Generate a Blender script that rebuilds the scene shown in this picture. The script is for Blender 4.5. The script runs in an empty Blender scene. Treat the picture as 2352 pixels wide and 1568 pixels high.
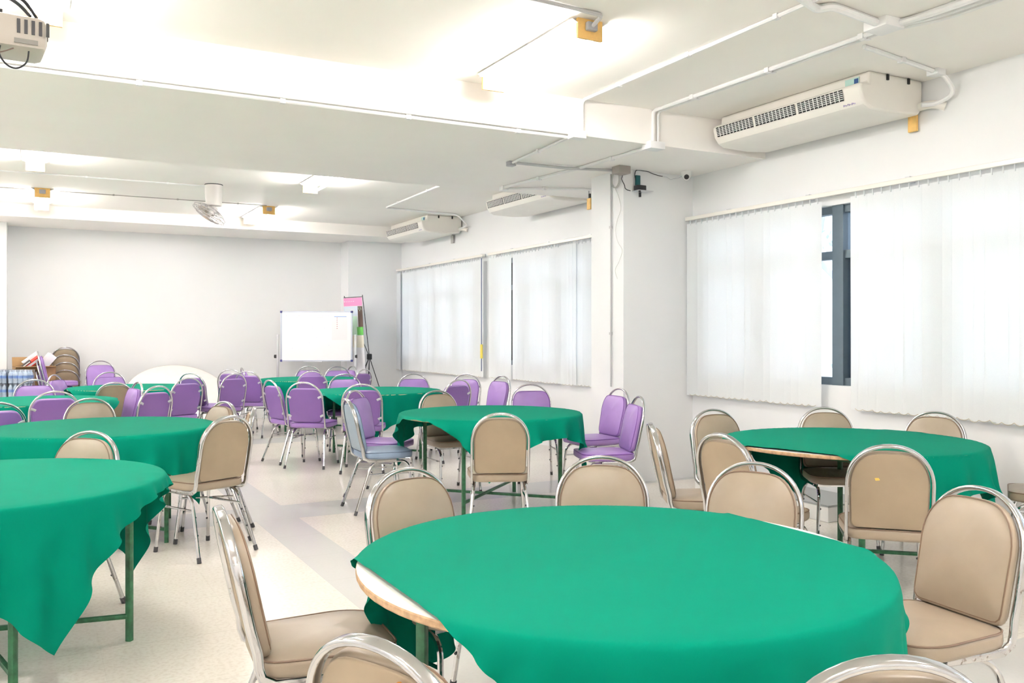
import bpy, bmesh, math, random
import numpy as np
from mathutils import Vector, Matrix
PI = math.pi
sin, cos, rad = math.sin, math.cos, math.radians
random.seed(7)
sc = bpy.context.scene
COL = sc.collection

# ------------------------------------------------------------------ camera, world, exposure
FPX, CX, HOR = 2033.0, 1176.0, 769.5
TH = rad(28.42)
H = 1.39
cam_d = bpy.data.cameras.new('camera')
cam_d.sensor_width = 36.0
cam_d.lens = 36.0 * FPX / 2352.0
cam_d.shift_y = -(784.0 - HOR) / 2352.0
cam_d.clip_start = 0.05
cam = bpy.data.objects.new('camera', cam_d)
cam.location = (0, 0, H)
cam.rotation_euler = (PI / 2, 0, -TH)
COL.objects.link(cam)
sc.camera = cam
sc.view_settings.view_transform = 'Standard'
sc.view_settings.look = 'None'
sc.view_settings.gamma = 1.0
sc.view_settings.exposure = 2.0
sc.cycles.max_bounces = 10
sc.cycles.diffuse_bounces = 6
sc.cycles.glossy_bounces = 4
sc.cycles.sample_clamp_indirect = 8.0
sc.cycles.use_denoising = True
TUBE = 30.0        # fluorescent tube strength
SKY = 0.85
world = bpy.data.worlds.new('world')
sc.world = world
world.use_nodes = True
wn = world.node_tree.nodes
bg = wn['Background']
bg.inputs[0].default_value = (0.80, 0.89, 1.0, 1)
bg.inputs[1].default_value = SKY

# ------------------------------------------------------------------ pixel helpers (measuring only)
def ray(u):
    r = (u - CX) / FPX
    return sin(TH) + r * cos(TH), cos(TH) - r * sin(TH)
def atz(u, v, z):
    s = (z - H) * FPX / (HOR - v)
    a, b = ray(u)
    return Vector((a * s, b * s, z))
def atx(u, v, x):
    a, b = ray(u); s = x / a
    return Vector((x, b * s, H + (HOR - v) / FPX * s))
def aty(u, v, y):
    a, b = ray(u); s = y / b
    return Vector((a * s, y, H + (HOR - v) / FPX * s))
def atd(u, v, s):
    a, b = ray(u)
    return Vector((a * s, b * s, H + (HOR - v) / FPX * s))
def vw(lat, z):       # view coordinates (right, forward) -> world
    return Vector((z * sin(TH) + lat * cos(TH), z * cos(TH) - lat * sin(TH), 0))

# ------------------------------------------------------------------ materials
MATS = {}
def mat(name, col, rough=0.5, metal=0.0, spec=0.5, noise=0.0, nscale=20.0, bump=0.0, bscale=60.0, emit=None, estr=0.0, trans=0.0, coat=0.0):
    if name in MATS: return MATS[name]
    m = bpy.data.materials.new(name); m.use_nodes = True
    nt = m.node_tree; b = nt.nodes['Principled BSDF']
    b.inputs['Base Color'].default_value = (*col, 1)
    b.inputs['Roughness'].default_value = rough
    b.inputs['Metallic'].default_value = metal
    b.inputs['Specular IOR Level'].default_value = spec
    b.inputs['Transmission Weight'].default_value = trans
    b.inputs['Coat Weight'].default_value = coat
    if emit:
        b.inputs['Emission Color'].default_value = (*emit, 1)
        b.inputs['Emission Strength'].default_value = estr
    tc = nt.nodes.new('ShaderNodeTexCoord')
    if noise > 0:
        n = nt.nodes.new('ShaderNodeTexNoise'); n.inputs['Scale'].default_value = nscale; n.inputs['Detail'].default_value = 4
        nt.links.new(tc.outputs['Object'], n.inputs['Vector'])
        r = nt.nodes.new('ShaderNodeValToRGB')
        r.color_ramp.elements[0].position = 0.3; r.color_ramp.elements[1].position = 0.7
        r.color_ramp.elements[0].color = (*[c * (1 - noise) for c in col], 1)
        r.color_ramp.elements[1].color = (*[min(1, c * (1 + noise)) for c in col], 1)
        nt.links.new(n.outputs['Fac'], r.inputs['Fac']); nt.links.new(r.outputs['Color'], b.inputs['Base Color'])
    if bump > 0:
        n2 = nt.nodes.new('ShaderNodeTexNoise'); n2.inputs['Scale'].default_value = bscale; n2.inputs['Detail'].default_value = 3
        nt.links.new(tc.outputs['Object'], n2.inputs['Vector'])
        bp = nt.nodes.new('ShaderNodeBump'); bp.inputs['Strength'].default_value = bump; bp.inputs['Distance'].default_value = 0.003
        nt.links.new(n2.outputs['Fac'], bp.inputs['Height']); nt.links.new(bp.outputs['Normal'], b.inputs['Normal'])
    MATS[name] = m
    return m

M_wall = mat('wall_paint', (0.79, 0.80, 0.805), 0.55, noise=0.012, nscale=1.5, bump=0.05, bscale=25)
M_ceil = mat('ceiling_paint', (0.89, 0.86, 0.815), 0.7, noise=0.02, nscale=1.2, bump=0.08, bscale=14)
M_beam = mat('beam_paint', (0.90, 0.87, 0.835), 0.65, noise=0.015, nscale=1.5, bump=0.08, bscale=14)
M_beige = mat('beige_vinyl', (0.345, 0.28, 0.208), 0.33, noise=0.05, nscale=9, bump=0.05, bscale=220)
M_purple = mat('purple_vinyl', (0.32, 0.19, 0.48), 0.36, noise=0.04, nscale=9, bump=0.05, bscale=220)
M_blue = mat('slate_blue_vinyl', (0.22, 0.30, 0.42), 0.33, noise=0.04, nscale=9, bump=0.05, bscale=220)
M_beigeB = mat('beige_back_panel', (0.35, 0.275, 0.188), 0.42, noise=0.07, nscale=5)
M_purpleB = mat('purple_back_panel', (0.22, 0.115, 0.36), 0.42, noise=0.04, nscale=5)
M_blueB = mat('blue_back_panel', (0.33, 0.42, 0.50), 0.42, noise=0.04, nscale=5)
M_pipe_beige = mat('beige_piping', (0.20, 0.13, 0.085), 0.4)
M_pipe_purple = mat('purple_piping', (0.16, 0.05, 0.30), 0.4)
M_pipe_blue = mat('blue_piping', (0.11, 0.16, 0.24), 0.4)
M_black = mat('black_rubber', (0.02, 0.02, 0.022), 0.5)
M_cap = mat('grey_rubber_cap', (0.055, 0.055, 0.06), 0.5)
M_blackpl = mat('black_plastic', (0.015, 0.016, 0.02), 0.35)
M_lam = mat('white_laminate', (0.86, 0.84, 0.80), 0.3, noise=0.02, nscale=14)
M_ply = mat('plywood_edge', (0.50, 0.33, 0.19), 0.6, noise=0.25, nscale=40)
M_under = mat('table_underside', (0.05, 0.045, 0.04), 0.7, noise=0.2, nscale=10)
M_green_st = mat('green_painted_steel', (0.025, 0.13, 0.055), 0.4, noise=0.35, nscale=30)
M_whitepl = mat('white_plastic', (0.82, 0.82, 0.80), 0.35, noise=0.01, nscale=6)
M_conduit = mat('conduit_plastic', (0.80, 0.80, 0.80), 0.4, noise=0.02, nscale=8)
M_cream = mat('cream_plastic', (0.78, 0.755, 0.70), 0.3, noise=0.02, nscale=6)
M_grill = mat('grille_dark', (0.012, 0.013, 0.014), 0.6)
M_alu = mat('window_aluminium', (0.13, 0.17, 0.20), 0.4, metal=0.3, noise=0.05, nscale=12)
M_silver = mat('silver_metal', (0.62, 0.63, 0.65), 0.3, metal=0.8)
M_tube = mat('lamp_tube', (1, 1, 1), 0.4, emit=(1.0, 0.95, 0.93), estr=TUBE)
M_yel = mat('aged_yellow_plastic', (0.80, 0.50, 0.16), 0.5, noise=0.1, nscale=20)
M_card = mat('cardboard', (0.36, 0.22, 0.10), 0.8, noise=0.1, nscale=12)
M_red = mat('red_print', (0.75, 0.05, 0.03), 0.5)
M_paper = mat('white_paper', (0.84, 0.84, 0.86), 0.6, noise=0.01, nscale=9)
M_wire = mat('black_wire', (0.02, 0.02, 0.025), 0.45)
M_wboard = mat('whiteboard_enamel', (0.88, 0.885, 0.90), 0.15, noise=0.005, nscale=5)

def chrome_mat():
    m = bpy.data.materials.new('chrome'); m.use_nodes = True
    nt = m.node_tree; b = nt.nodes['Principled BSDF']
    b.inputs['Metallic'].default_value = 1.0
    tc = nt.nodes.new('ShaderNodeTexCoord')
    n = nt.nodes.new('ShaderNodeTexNoise'); n.inputs['Scale'].default_value = 90; n.inputs['Detail'].default_value = 5
    n3 = nt.nodes.new('ShaderNodeTexNoise'); n3.inputs['Scale'].default_value = 9
    mx = nt.nodes.new('ShaderNodeMath'); mx.operation = 'MULTIPLY'
    nt.links.new(tc.outputs['Object'], n.inputs['Vector']); nt.links.new(tc.outputs['Object'], n3.inputs['Vector'])
    nt.links.new(n.outputs['Fac'], mx.inputs[0]); nt.links.new(n3.outputs['Fac'], mx.inputs[1])
    r = nt.nodes.new('ShaderNodeValToRGB')
    r.color_ramp.elements[0].position = 0.36; r.color_ramp.elements[0].color = (0.58, 0.58, 0.59, 1)
    r.color_ramp.elements[1].position = 0.42; r.color_ramp.elements[1].color = (0.34, 0.30, 0.27, 1)
    nt.links.new(mx.outputs[0], r.inputs['Fac']); nt.links.new(r.outputs['Color'], b.inputs['Base Color'])
    r2 = nt.nodes.new('ShaderNodeMapRange'); r2.inputs['From Min'].default_value = 0.2; r2.inputs['From Max'].default_value = 0.5
    r2.inputs['To Min'].default_value = 0.13; r2.inputs['To Max'].default_value = 0.35
    r2.inputs['To Min'].default_value = 0.08; nt.links.new(mx.outputs[0], r2.inputs['Value']); nt.links.new(r2.outputs['Result'], b.inputs['Roughness'])
    return m
M_chrome = chrome_mat()

def cloth_mat():
    m = bpy.data.materials.new('green_tablecloth'); m.use_nodes = True
    nt = m.node_tree; b = nt.nodes['Principled BSDF']
    b.inputs['Roughness'].default_value = 0.72
    b.inputs['Specular IOR Level'].default_value = 0.04
    tc = nt.nodes.new('ShaderNodeTexCoord')
    n = nt.nodes.new('ShaderNodeTexNoise'); n.inputs['Scale'].default_value = 3.5; n.inputs['Detail'].default_value = 3
    r = nt.nodes.new('ShaderNodeValToRGB')
    r.color_ramp.elements[0].color = (0.0003, 0.195, 0.124, 1); r.color_ramp.elements[1].color = (0.0006, 0.215, 0.137, 1)
    nt.links.new(tc.outputs['Object'], n.inputs['Vector']); nt.links.new(n.outputs['Fac'], r.inputs['Fac'])
    nt.links.new(r.outputs['Color'], b.inputs['Base Color'])
    n2 = nt.nodes.new('ShaderNodeTexNoise'); n2.inputs['Scale'].default_value = 7; n2.inputs['Detail'].default_value = 5
    bp = nt.nodes.new('ShaderNodeBump'); bp.inputs['Strength'].default_value = 0.12; bp.inputs['Distance'].default_value = 0.01
    nt.links.new(tc.outputs['Object'], n2.inputs['Vector']); nt.links.new(n2.outputs['Fac'], bp.inputs['Height'])
    nt.links.new(bp.outputs['Normal'], b.inputs['Normal'])
    return m
M_cloth = cloth_mat()

def floor_mat():
    m = bpy.data.materials.new('terrazzo_floor'); m.use_nodes = True
    nt = m.node_tree; b = nt.nodes['Principled BSDF']; L = nt.links.new
    tc = nt.nodes.new('ShaderNodeTexCoord'); sp = nt.nodes.new('ShaderNodeSeparateXYZ'); L(tc.outputs['Object'], sp.inputs[0])
    def mth(op, a, c=None, d=None):
        n = nt.nodes.new('ShaderNodeMath'); n.operation = op
        for i, v in enumerate((a, c, d)):
            if v is None: continue
            if isinstance(v, (int, float)): n.inputs[i].default_value = v
            else: L(v, n.inputs[i])
        return n.outputs[0]
    def band(src, lo, hi):
        return mth('MULTIPLY', mth('GREATER_THAN', src, lo), mth('LESS_THAN', src, hi))
    X, Y = sp.outputs[0], sp.outputs[1]
    xs = mth('FLOORED_MODULO', mth('ADD', X, -1.46 + 48), 4.8)
    ys = mth('FLOORED_MODULO', mth('ADD', Y, -6.70 + 48), 4.8)
    s1 = mth('LESS_THAN', xs, 0.32)
    s2 = mth('LESS_THAN', ys, 0.56)
    st = mth('MAXIMUM', s1, s2)
    jx = mth('LESS_THAN', mth('FLOORED_MODULO', mth('ADD', X, -1.46 + 60), 0.6), 0.004)
    jy = mth('LESS_THAN', mth('FLOORED_MODULO', mth('ADD', Y, -4.90 + 60), 0.6), 0.004)
    jt = mth('MAXIMUM', mth('MULTIPLY', jx, 0.25), jy)
    n = nt.nodes.new('ShaderNodeTexNoise'); n.inputs['Scale'].default_value = 55; n.inputs['Detail'].default_value = 5
    L(tc.outputs['Object'], n.inputs['Vector'])
    r = nt.nodes.new('ShaderNodeValToRGB')
    r.color_ramp.elements[0].position = 0.35; r.color_ramp.elements[0].color = (0.74, 0.69, 0.61, 1)
    r.color_ramp.elements[1].position = 0.55; r.color_ramp.elements[1].color = (0.82, 0.78, 0.705, 1)
    L(n.outputs['Fac'], r.inputs['Fac'])
    v = nt.nodes.new('ShaderNodeTexNoise'); v.inputs['Scale'].default_value = 0.9; v.inputs['Detail'].default_value = 3
    L(tc.outputs['Object'], v.inputs['Vector'])
    mr = nt.nodes.new('ShaderNodeMapRange'); mr.inputs['From Min'].default_value = 0.35; mr.inputs['From Max'].default_value = 0.65
    mr.inputs['To Min'].default_value = 0.93; mr.inputs['To Max'].default_value = 1.03
    L(v.outputs['Fac'], mr.inputs['Value'])
    mm = nt.nodes.new('ShaderNodeMix'); mm.data_type = 'RGBA'; mm.blend_type = 'MULTIPLY'; mm.inputs[0].default_value = 1
    L(r.outputs['Color'], mm.inputs[6])
    cc = nt.nodes.new('ShaderNodeCombineColor'); [L(mr.outputs['Result'], cc.inputs[i]) for i in range(3)]
    L(cc.outputs[0], mm.inputs[7])
    g = nt.nodes.new('ShaderNodeMix'); g.data_type = 'RGBA'; L(mm.outputs[2], g.inputs[6]); g.inputs[7].default_value = (0.60, 0.60, 0.585, 1); L(mth('MULTIPLY', st, 0.85), g.inputs[0])
    j = nt.nodes.new('ShaderNodeMix'); j.data_type = 'RGBA'; L(g.outputs[2], j.inputs[6]); j.inputs[7].default_value = (0.50, 0.46, 0.40, 1); L(mth('MULTIPLY', jt, 0.45), j.inputs[0])
    L(j.outputs[2], b.inputs['Base Color'])
    b.inputs['Roughness'].default_value = 0.22
    b.inputs['Specular IOR Level'].default_value = 0.6
    bp = nt.nodes.new('ShaderNodeBump'); bp.inputs['Strength'].default_value = 0.10; bp.inputs['Distance'].default_value = 0.002
    L(n.outputs['Fac'], bp.inputs['Height']); L(bp.outputs['Normal'], b.inputs['Normal'])
    return m
M_floor = floor_mat()

def blind_mat():
    m = bpy.data.materials.new('blind_fabric'); m.use_nodes = True
    nt = m.node_tree; nt.nodes.clear()
    o = nt.nodes.new('ShaderNodeOutputMaterial'); d = nt.nodes.new('ShaderNodeBsdfDiffuse'); t = nt.nodes.new('ShaderNodeBsdfTranslucent')
    mx = nt.nodes.new('ShaderNodeMixShader'); mx.inputs[0].default_value = 0.28
    tc = nt.nodes.new('ShaderNodeTexCoord'); n = nt.nodes.new('ShaderNodeTexNoise'); n.inputs['Scale'].default_value = 150
    r = nt.nodes.new('ShaderNodeValToRGB')
    r.color_ramp.elements[0].color = (0.82, 0.85, 0.86, 1); r.color_ramp.elements[1].color = (0.88, 0.90, 0.91, 1)
    nt.links.new(tc.outputs['Object'], n.inputs['Vector']); nt.links.new(n.outputs['Fac'], r.inputs['Fac'])
    nt.links.new(r.outputs[0], d.inputs[0]); nt.links.new(r.outputs[0], t.inputs[0])
    nt.links.new(d.outputs[0], mx.inputs[1]); nt.links.new(t.outputs[0], mx.inputs[2]); nt.links.new(mx.outputs[0], o.inputs[0])
    return m
M_blind = blind_mat()

def glass_mat(name, tint, rough=0.02, alpha=0.15):
    m = bpy.data.materials.new(name); m.use_nodes = True
    nt = m.node_tree; nt.nodes.clear()
    o = nt.nodes.new('ShaderNodeOutputMaterial'); t = nt.nodes.new('ShaderNodeBsdfTransparent'); g = nt.nodes.new('ShaderNodeBsdfGlossy')
    t.inputs[0].default_value = (*tint, 1); g.inputs['Roughness'].default_value = rough
    f = nt.nodes.new('ShaderNodeFresnel'); f.inputs[0].default_value = 1.45
    mx = nt.nodes.new('ShaderNodeMixShader')
    nt.links.new(f.outputs[0], mx.inputs[0]); nt.links.new(t.outputs[0], mx.inputs[1]); nt.links.new(g.outputs[0], mx.inputs[2]); nt.links.new(mx.outputs[0], o.inputs[0])
    return m
M_glass = glass_mat('window_glass', (0.93, 0.96, 1.0))
M_film = glass_mat('clear_shrink_film', (0.90, 0.94, 1.0), 0.15)
M_pet = mat('water_bottle_plastic', (0.80, 0.87, 0.96), 0.15, trans=0.0, noise=0.1, nscale=30)
M_lab = mat('bottle_label_blue', (0.35, 0.52, 0.85), 0.4)

# ------------------------------------------------------------------ mesh helpers
def link(name, me, m, parent=None):
    o = bpy.data.objects.new(name, me); COL.objects.link(o)
    if m is not None:
        for k in (m if isinstance(m, (list, tuple)) else [m]): me.materials.append(k)
    if parent is not None: o.parent = parent
    return o
def finish(name, bm, m, parent=None, smooth=True, angle=35):
    bmesh.ops.recalc_face_normals(bm, faces=bm.faces[:])
    me = bpy.data.meshes.new(name); bm.to_mesh(me); bm.free()
    if smooth:
        me.polygons.foreach_set('use_smooth', [True] * len(me.polygons))
        me.set_sharp_from_angle(angle=rad(angle))
    return link(name, me, m, parent)
def empty(name, label=None, cat=None, group=None, loc=(0, 0, 0), rz=0.0):
    o = bpy.data.objects.new(name, None); COL.objects.link(o); o.location = loc; o.rotation_euler = (0, 0, rz)
    o.empty_display_size = 0.1
    tag(o, label, cat, group); return o
def tag(o, label=None, cat=None, group=None, kind=None):
    if label: o['label'] = label
    if cat: o['category'] = cat
    if group: o['group'] = group
    if kind: o['kind'] = kind
    return o
def box(bm, lo, hi, mi=0, M=None, bev=0.0):
    lo, hi = Vector(lo), Vector(hi); c = (lo + hi) / 2; s = hi - lo
    r = bmesh.ops.create_cube(bm, size=1.0); vs = r['verts']
    for v in vs: v.co = Vector((v.co.x * s.x, v.co.y * s.y, v.co.z * s.z)) + c
    if bev > 0:
        es = list({e for v in vs for e in v.link_edges})
        rr = bmesh.ops.bevel(bm, geom=es, offset=bev, segments=2, affect='EDGES', profile=0.5)
        vs = list({v for f in rr['faces'] for v in f.verts} | {v for v in vs if v.is_valid})
    fs = {f for v in vs for f in v.link_faces}
    for f in fs: f.material_index = mi
    if M is not None:
        for v in vs: v.co = M @ v.co
    return vs
def rsec(w, h, r=None, n=3):
    """rounded rectangle section, w along first axis, h along second"""
    r = min(w, h) / 2 * 0.999 if r is None else r; out = []
    for qx, qy, a0 in ((1, 1, 0), (-1, 1, 90), (-1, -1, 180), (1, -1, 270)):
        for i in range(n + 1):
            a = rad(a0 + 90 * i / n); out.append((qx * (w / 2 - r) + r * cos(a), qy * (h / 2 - r) + r * sin(a)))
    return out
def circ(r, n=10): return [(r * cos(2 * PI * i / n), r * sin(2 * PI * i / n)) for i in range(n)]
def sweep(bm, path, sec, ref=(0, 1, 0), closed=False, mi=0, cap=True):
    P = [Vector(p) for p in path]; n = len(P); D = Vector(ref); rings = []
    for i in range(n):
        if closed: T = (P[(i + 1) % n] - P[i - 1]).normalized()
        else: T = (P[min(i + 1, n - 1)] - P[max(i - 1, 0)]).normalized()
        D = (D - T * D.dot(T))
        if D.length < 1e-5: D = T.orthogonal()
        D.normalize(); W = T.cross(D)
        rings.append([bm.verts.new(P[i] + W * a + D * b) for a, b in sec])
    m = len(sec)
    for i in range(n if closed else n - 1):
        A, B = rings[i], rings[(i + 1) % n]
        for k in range(m):
            f = bm.faces.new((A[k], A[(k + 1) % m], B[(k + 1) % m], B[k])); f.material_index = mi
    if cap and not closed:
        for R in (rings[0], rings[-1]):
            f = bm.faces.new(R); f.material_index = mi
def fillet(pts, r, n=4):
    """round the corners of a polyline"""
    P = [Vector(p) for p in pts]; out = [P[0]]
    for i in range(1, len(P) - 1):
        a, b, c = P[i - 1], P[i], P[i + 1]
        d1 = (a - b); d2 = (c - b); rr = min(r, d1.length * 0.49, d2.length * 0.49)
        p, q = b + d1.normalized() * rr, b + d2.normalized() * rr
        for k in range(n + 1):
            t = k / n; out.append(p * (1 - t) ** 2 + b * 2 * t * (1 - t) + q * t * t)
    out.append(P[-1]); return out
def lathe(bm, prof, n=20, M=None, mi=0, cap=True):
    rings = []
    for r, z in prof:
        rings.append([bm.verts.new(((M or Matrix()) @ Vector((r * cos(2 * PI * i / n), r * sin(2 * PI * i / n), z)))) for i in range(n)])
    for A, B in zip(rings, rings[1:]):
        for k in range(n):
            f = bm.faces.new((A[k], A[(k + 1) % n], B[(k + 1) % n], B[k])); f.material_index = mi
    if cap:
        for R in (rings[0], rings[-1]):
            if prof[0][0] > 1e-4: 
                f = bm.faces.new(R); f.material_index = mi
def pillow(bm, outline, t, r, bulge_f, bulge_b, fn, mi=0):
    """cushion from a closed convex 2-D outline; fn maps (a, b, depth) to 3-D"""
    cx = sum(p[0] for p in outline) / len(outline); cy = sum(p[1] for p in outline) / len(outline)
    R = max(math.hypot(p[0] - cx, p[1] - cy) for p in outline)
    def ring(inset, d):
        out = []
        for a, b in outline:
            dx, dy = a - cx, b - cy; L = math.hypot(dx, dy); k = max(0, 1 - inset / L)
            out.append(bm.verts.new(fn(cx + dx * k, cy + dy * k, d)))
        return out
    specs = []
    for k in range(4):                       # back side round
        a = PI / 2 * k / 3; specs.append((r * (1 - sin(a)), -t / 2 + r * (1 - cos(a)) if False else -(t / 2 - r) - r * cos(a)))
    for k in range(4):
        a = PI / 2 * k / 3; specs.append((r * (1 - cos(a)), (t / 2 - r) + r * sin(a)))
    seq = [(R * 0.72, -t / 2 - bulge_b), (R * 0.4, -t / 2 - bulge_b * 0.8), (r * 2.2, -t / 2 - bulge_b * 0.35)] + specs + \
          [(r * 2.2, t / 2 + bulge_f * 0.35), (R * 0.4, t / 2 + bulge_f * 0.8), (R * 0.72, t / 2 + bulge_f)]
    rings = [ring(i, d) for i, d in seq]; n = len(outline)
    for A, B in zip(rings, rings[1:]):
        for k in range(n):
            f = bm.faces.new((A[k], A[(k + 1) % n], B[(k + 1) % n], B[k])); f.material_index = mi
    for Rg in (rings[0], rings[-1]):
        f = bm.faces.new(Rg); f.material_index = mi

# ------------------------------------------------------------------ room shell
W = 5.69; YB = 15.0; XL = -3.4; Y0 = -4.0
ZC, ZC2, ZB, ZB2 = 3.23, 3.17, 2.945, 3.0
def sbox(name, lo, hi, m, kind='structure'):
    bm = bmesh.new(); box(bm, lo, hi); o = finish(name, bm, m, smooth=False); o['kind'] = kind; return o
sbox('floor', (XL - .2, Y0 - .2, -0.12), (W + .2, YB + .2, 0), M_floor)
bm = bmesh.new()
box(bm, (XL - .2, Y0 - .2, ZC), (W + .2, 5.9, ZC + .3))
o = finish('ceiling', bm, M_ceil, smooth=False); o['kind'] = 'structure'; bm = bmesh.new(); box(bm, (XL - .2, 8.4, ZC2), (W + .2, YB + .2, ZC + .3))
o = finish('ceiling', bm, M_ceil, smooth=False); o['kind'] = 'structure'
sbox('ceiling_drop', (XL, 5.81, ZB), (W, 8.5, ZC + .2), M_beam)
sbox('beam', (XL, 13.75, ZB2), (W, YB, ZC2 + .1), M_beam)
sbox('wall_back', (XL - .2, YB, 0), (W + .2, YB + .2, ZC), M_wall)
sbox('wall_left', (XL - .2, Y0 - .2, 0), (XL, YB + .2, ZC), M_wall)
sbox('wall_front', (XL - .2, Y0 - .2, 0), (W + .2, Y0, ZC), M_wall)
sbox('pillar', (4.86, 6.79, 0), (W, 7.33, ZB), M_wall)
sbox('column', (4.725, 14.59, 0), (W, YB, ZB2), M_wall)
sbox('column.001', (-1.4, 14.5, 0), (-0.33, YB, ZB2), M_wall)
WIN = [(2.4, 6.6), (7.6, 10.9), (11.5, 14.5), (-2.6, 1.6)]
WZ0, WZ1 = 0.985, 2.44
bm = bmesh.new()
box(bm, (W, Y0 - .2, 0), (W + .2, YB + .2, WZ0)); box(bm, (W, Y0 - .2, WZ1), (W + .2, YB + .2, ZC))
edges = [Y0 - .2] + [e for w_ in sorted(WIN) for e in w_] + [YB + .2]
for a, b in zip(edges[::2], edges[1::2]): box(bm, (W, a, WZ0), (W + .2, b, WZ1))
o = finish('wall_right', bm, M_wall, smooth=False); o['kind'] = 'structure'

# windows: aluminium frame, glass panes
for i, (a, b) in enumerate(WIN):
    bm = bmesh.new(); x0, x1 = W + .05, W + .13
    box(bm, (x0, a, WZ0), (x1, b, WZ0 + .06)); box(bm, (x0, a, WZ1 - .06), (x1, b, WZ1))
    n = max(2, round((b - a) / 0.8)); ys = [a + (b - a) * k / n for k in range(n + 1)]
    if i == 0: ys = [2.4, 3.2, 4.1, 5.04, 5.85, 6.6]
    for k, y in enumerate(ys):
        y_ = min(max(y, a + .03), b - .03); hw_ = .055 if (i == 0 and k == 3) else .033; box(bm, (x0 - .02, y_ - hw_, WZ0), (x1 + .03, y_ + hw_, WZ1))
    box(bm, (x0, a, 2.01), (x1, b, 2.075))
    for y in ys[1:-1]: box(bm, (x1 - .02, y - .13, WZ0), (x1 + .03, y - .05, 2.02))
    f = finish(f'window_{i + 1}', bm, M_alu, smooth=False); f['kind'] = 'structure'
    bm = bmesh.new(); box(bm, (x0 + .03, a, WZ0), (x0 + .036, b, WZ1)); g = finish('window_pane', bm, M_glass, f, smooth=False)

# ------------------------------------------------------------------ vertical blinds
def blind(label, y0, y1, banks, ztop=2.50, zbot=0.81, seed=1, loops=True, xoff=0.0):
    """y0 < y1 rail extent; banks: list of (ya, yb, angle deg, tint) vane runs"""
    rnd = random.Random(seed)
    XB = W - 0.085 + xoff
    t = empty('vertical_blind', label, 'window blind', 'vertical blinds over the windows', (XB, (y0 + y1) / 2, ztop))
    ym = (y0 + y1) / 2
    bm = bmesh.new(); box(bm, (-.022, y0 - ym, -.0), (.022, y1 - ym, .035), bev=.004)
    finish('headrail', bm, M_cream, t, smooth=False)
    bm = bmesh.new(); y = y0 + 0.12
    while y < y1:
        box(bm, (.02, y - ym - .02, .005), (.085, y - ym + .02, .05)); y += 0.95
    finish('wall_bracket', bm, M_silver, t, smooth=False)
    for bi, (ya, yb, ang, dx) in enumerate(banks):
        bm = bmesh.new(); hk = bm; ch = bmesh.new(); y = ya + .043; prev = None
        while y < yb - .02:
            a = rad(ang + rnd.uniform(-6, 6)); w = .0445; zb = zbot - ztop + rnd.uniform(-.004, .004)
            sway = rnd.uniform(-.006, .006); x0 = rnd.uniform(-.003, .003) + dx
            NS = 6
            rows = []
            for k in range(NS + 1):
                f = k / NS; z = -.03 + (zb + .03) * f
                rows.append([bm.verts.new((x0 + c * w * sin(a) + .004 * (1 - c * c) , y - ym + c * w * cos(a) + sway * f, z)) for c in (-1, 0, 1)])
            for A, B in zip(rows, rows[1:]):
                for k in range(2): bm.faces.new((A[k], A[k + 1], B[k + 1], B[k]))
            box(hk, (-.004, y - ym - .004, -.045), (.004, y - ym + .004, 0.002))
            cur = Vector((x0 - .012, y - ym + sway, zb + .012))
            if prev is not None and loops:
                md = (prev + cur) / 2 - Vector((0, 0, .028 + rnd.uniform(-.008, .012)))
                pts = [prev * (1 - q) ** 2 + md * 2 * q * (1 - q) + cur * q * q for q in (0, .25, .5, .75, 1)]
                sweep(ch, pts, circ(.0019, 4), ref=(1, 0, 0))
            prev = cur; y += .079
        finish('vane_bank', bm, M_blind, t, smooth=True)
        if loops: finish('bead_chain', ch, mat('bead_chain', (.58, .50, .36), .5), t)
        else: ch.free()
    return t
blind('wide white vertical blind nearest the camera, parted to show the grey window frame', 2.3, 6.78,
      [(2.35, 4.84, -7, 0), (5.10, 6.78, -7, 0)], 2.50, .81, 3)
blind('white vertical blind in the far right corner, flat vanes with one blue slit', 11.20, 14.92,
      [(11.22, 13.19, -6, 0), (13.22, 14.38, -6, 0), (14.42, 14.9, -6, 0)], 2.50, .79, 5)
blind('pale bluish vertical blind just left of the pillar, with uneven gathered vanes', 7.45, 11.03,
      [(7.5, 8.75, -14, 0), (8.75, 9.12, -1, -.02), (9.14, 10.35, -12, 0), (10.38, 11.02, -8, 0)], 2.50, .80, 9)
# hanging bead chain pull with yellow tag at the end of the far blind
t = empty('blind_pull_chain', 'dark cord pull with a small yellow tag at the end of the far blind', 'cord', None, (W - .1, 11.24, 2.48))
bm = bmesh.new(); sweep(bm, [(0, 0, 0), (0, 0, -1.6)], circ(.006, 6)); finish('cord', bm, mat('dark_blue_cord', (.03, .08, .22), .5), t)
bm = bmesh.new(); box(bm, (-.012, -.02, -1.42), (.012, .02, -1.22), bev=.004); finish('yellow_tag', bm, mat('yellow_tag', (.85, .70, .12), .5), t)

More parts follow.
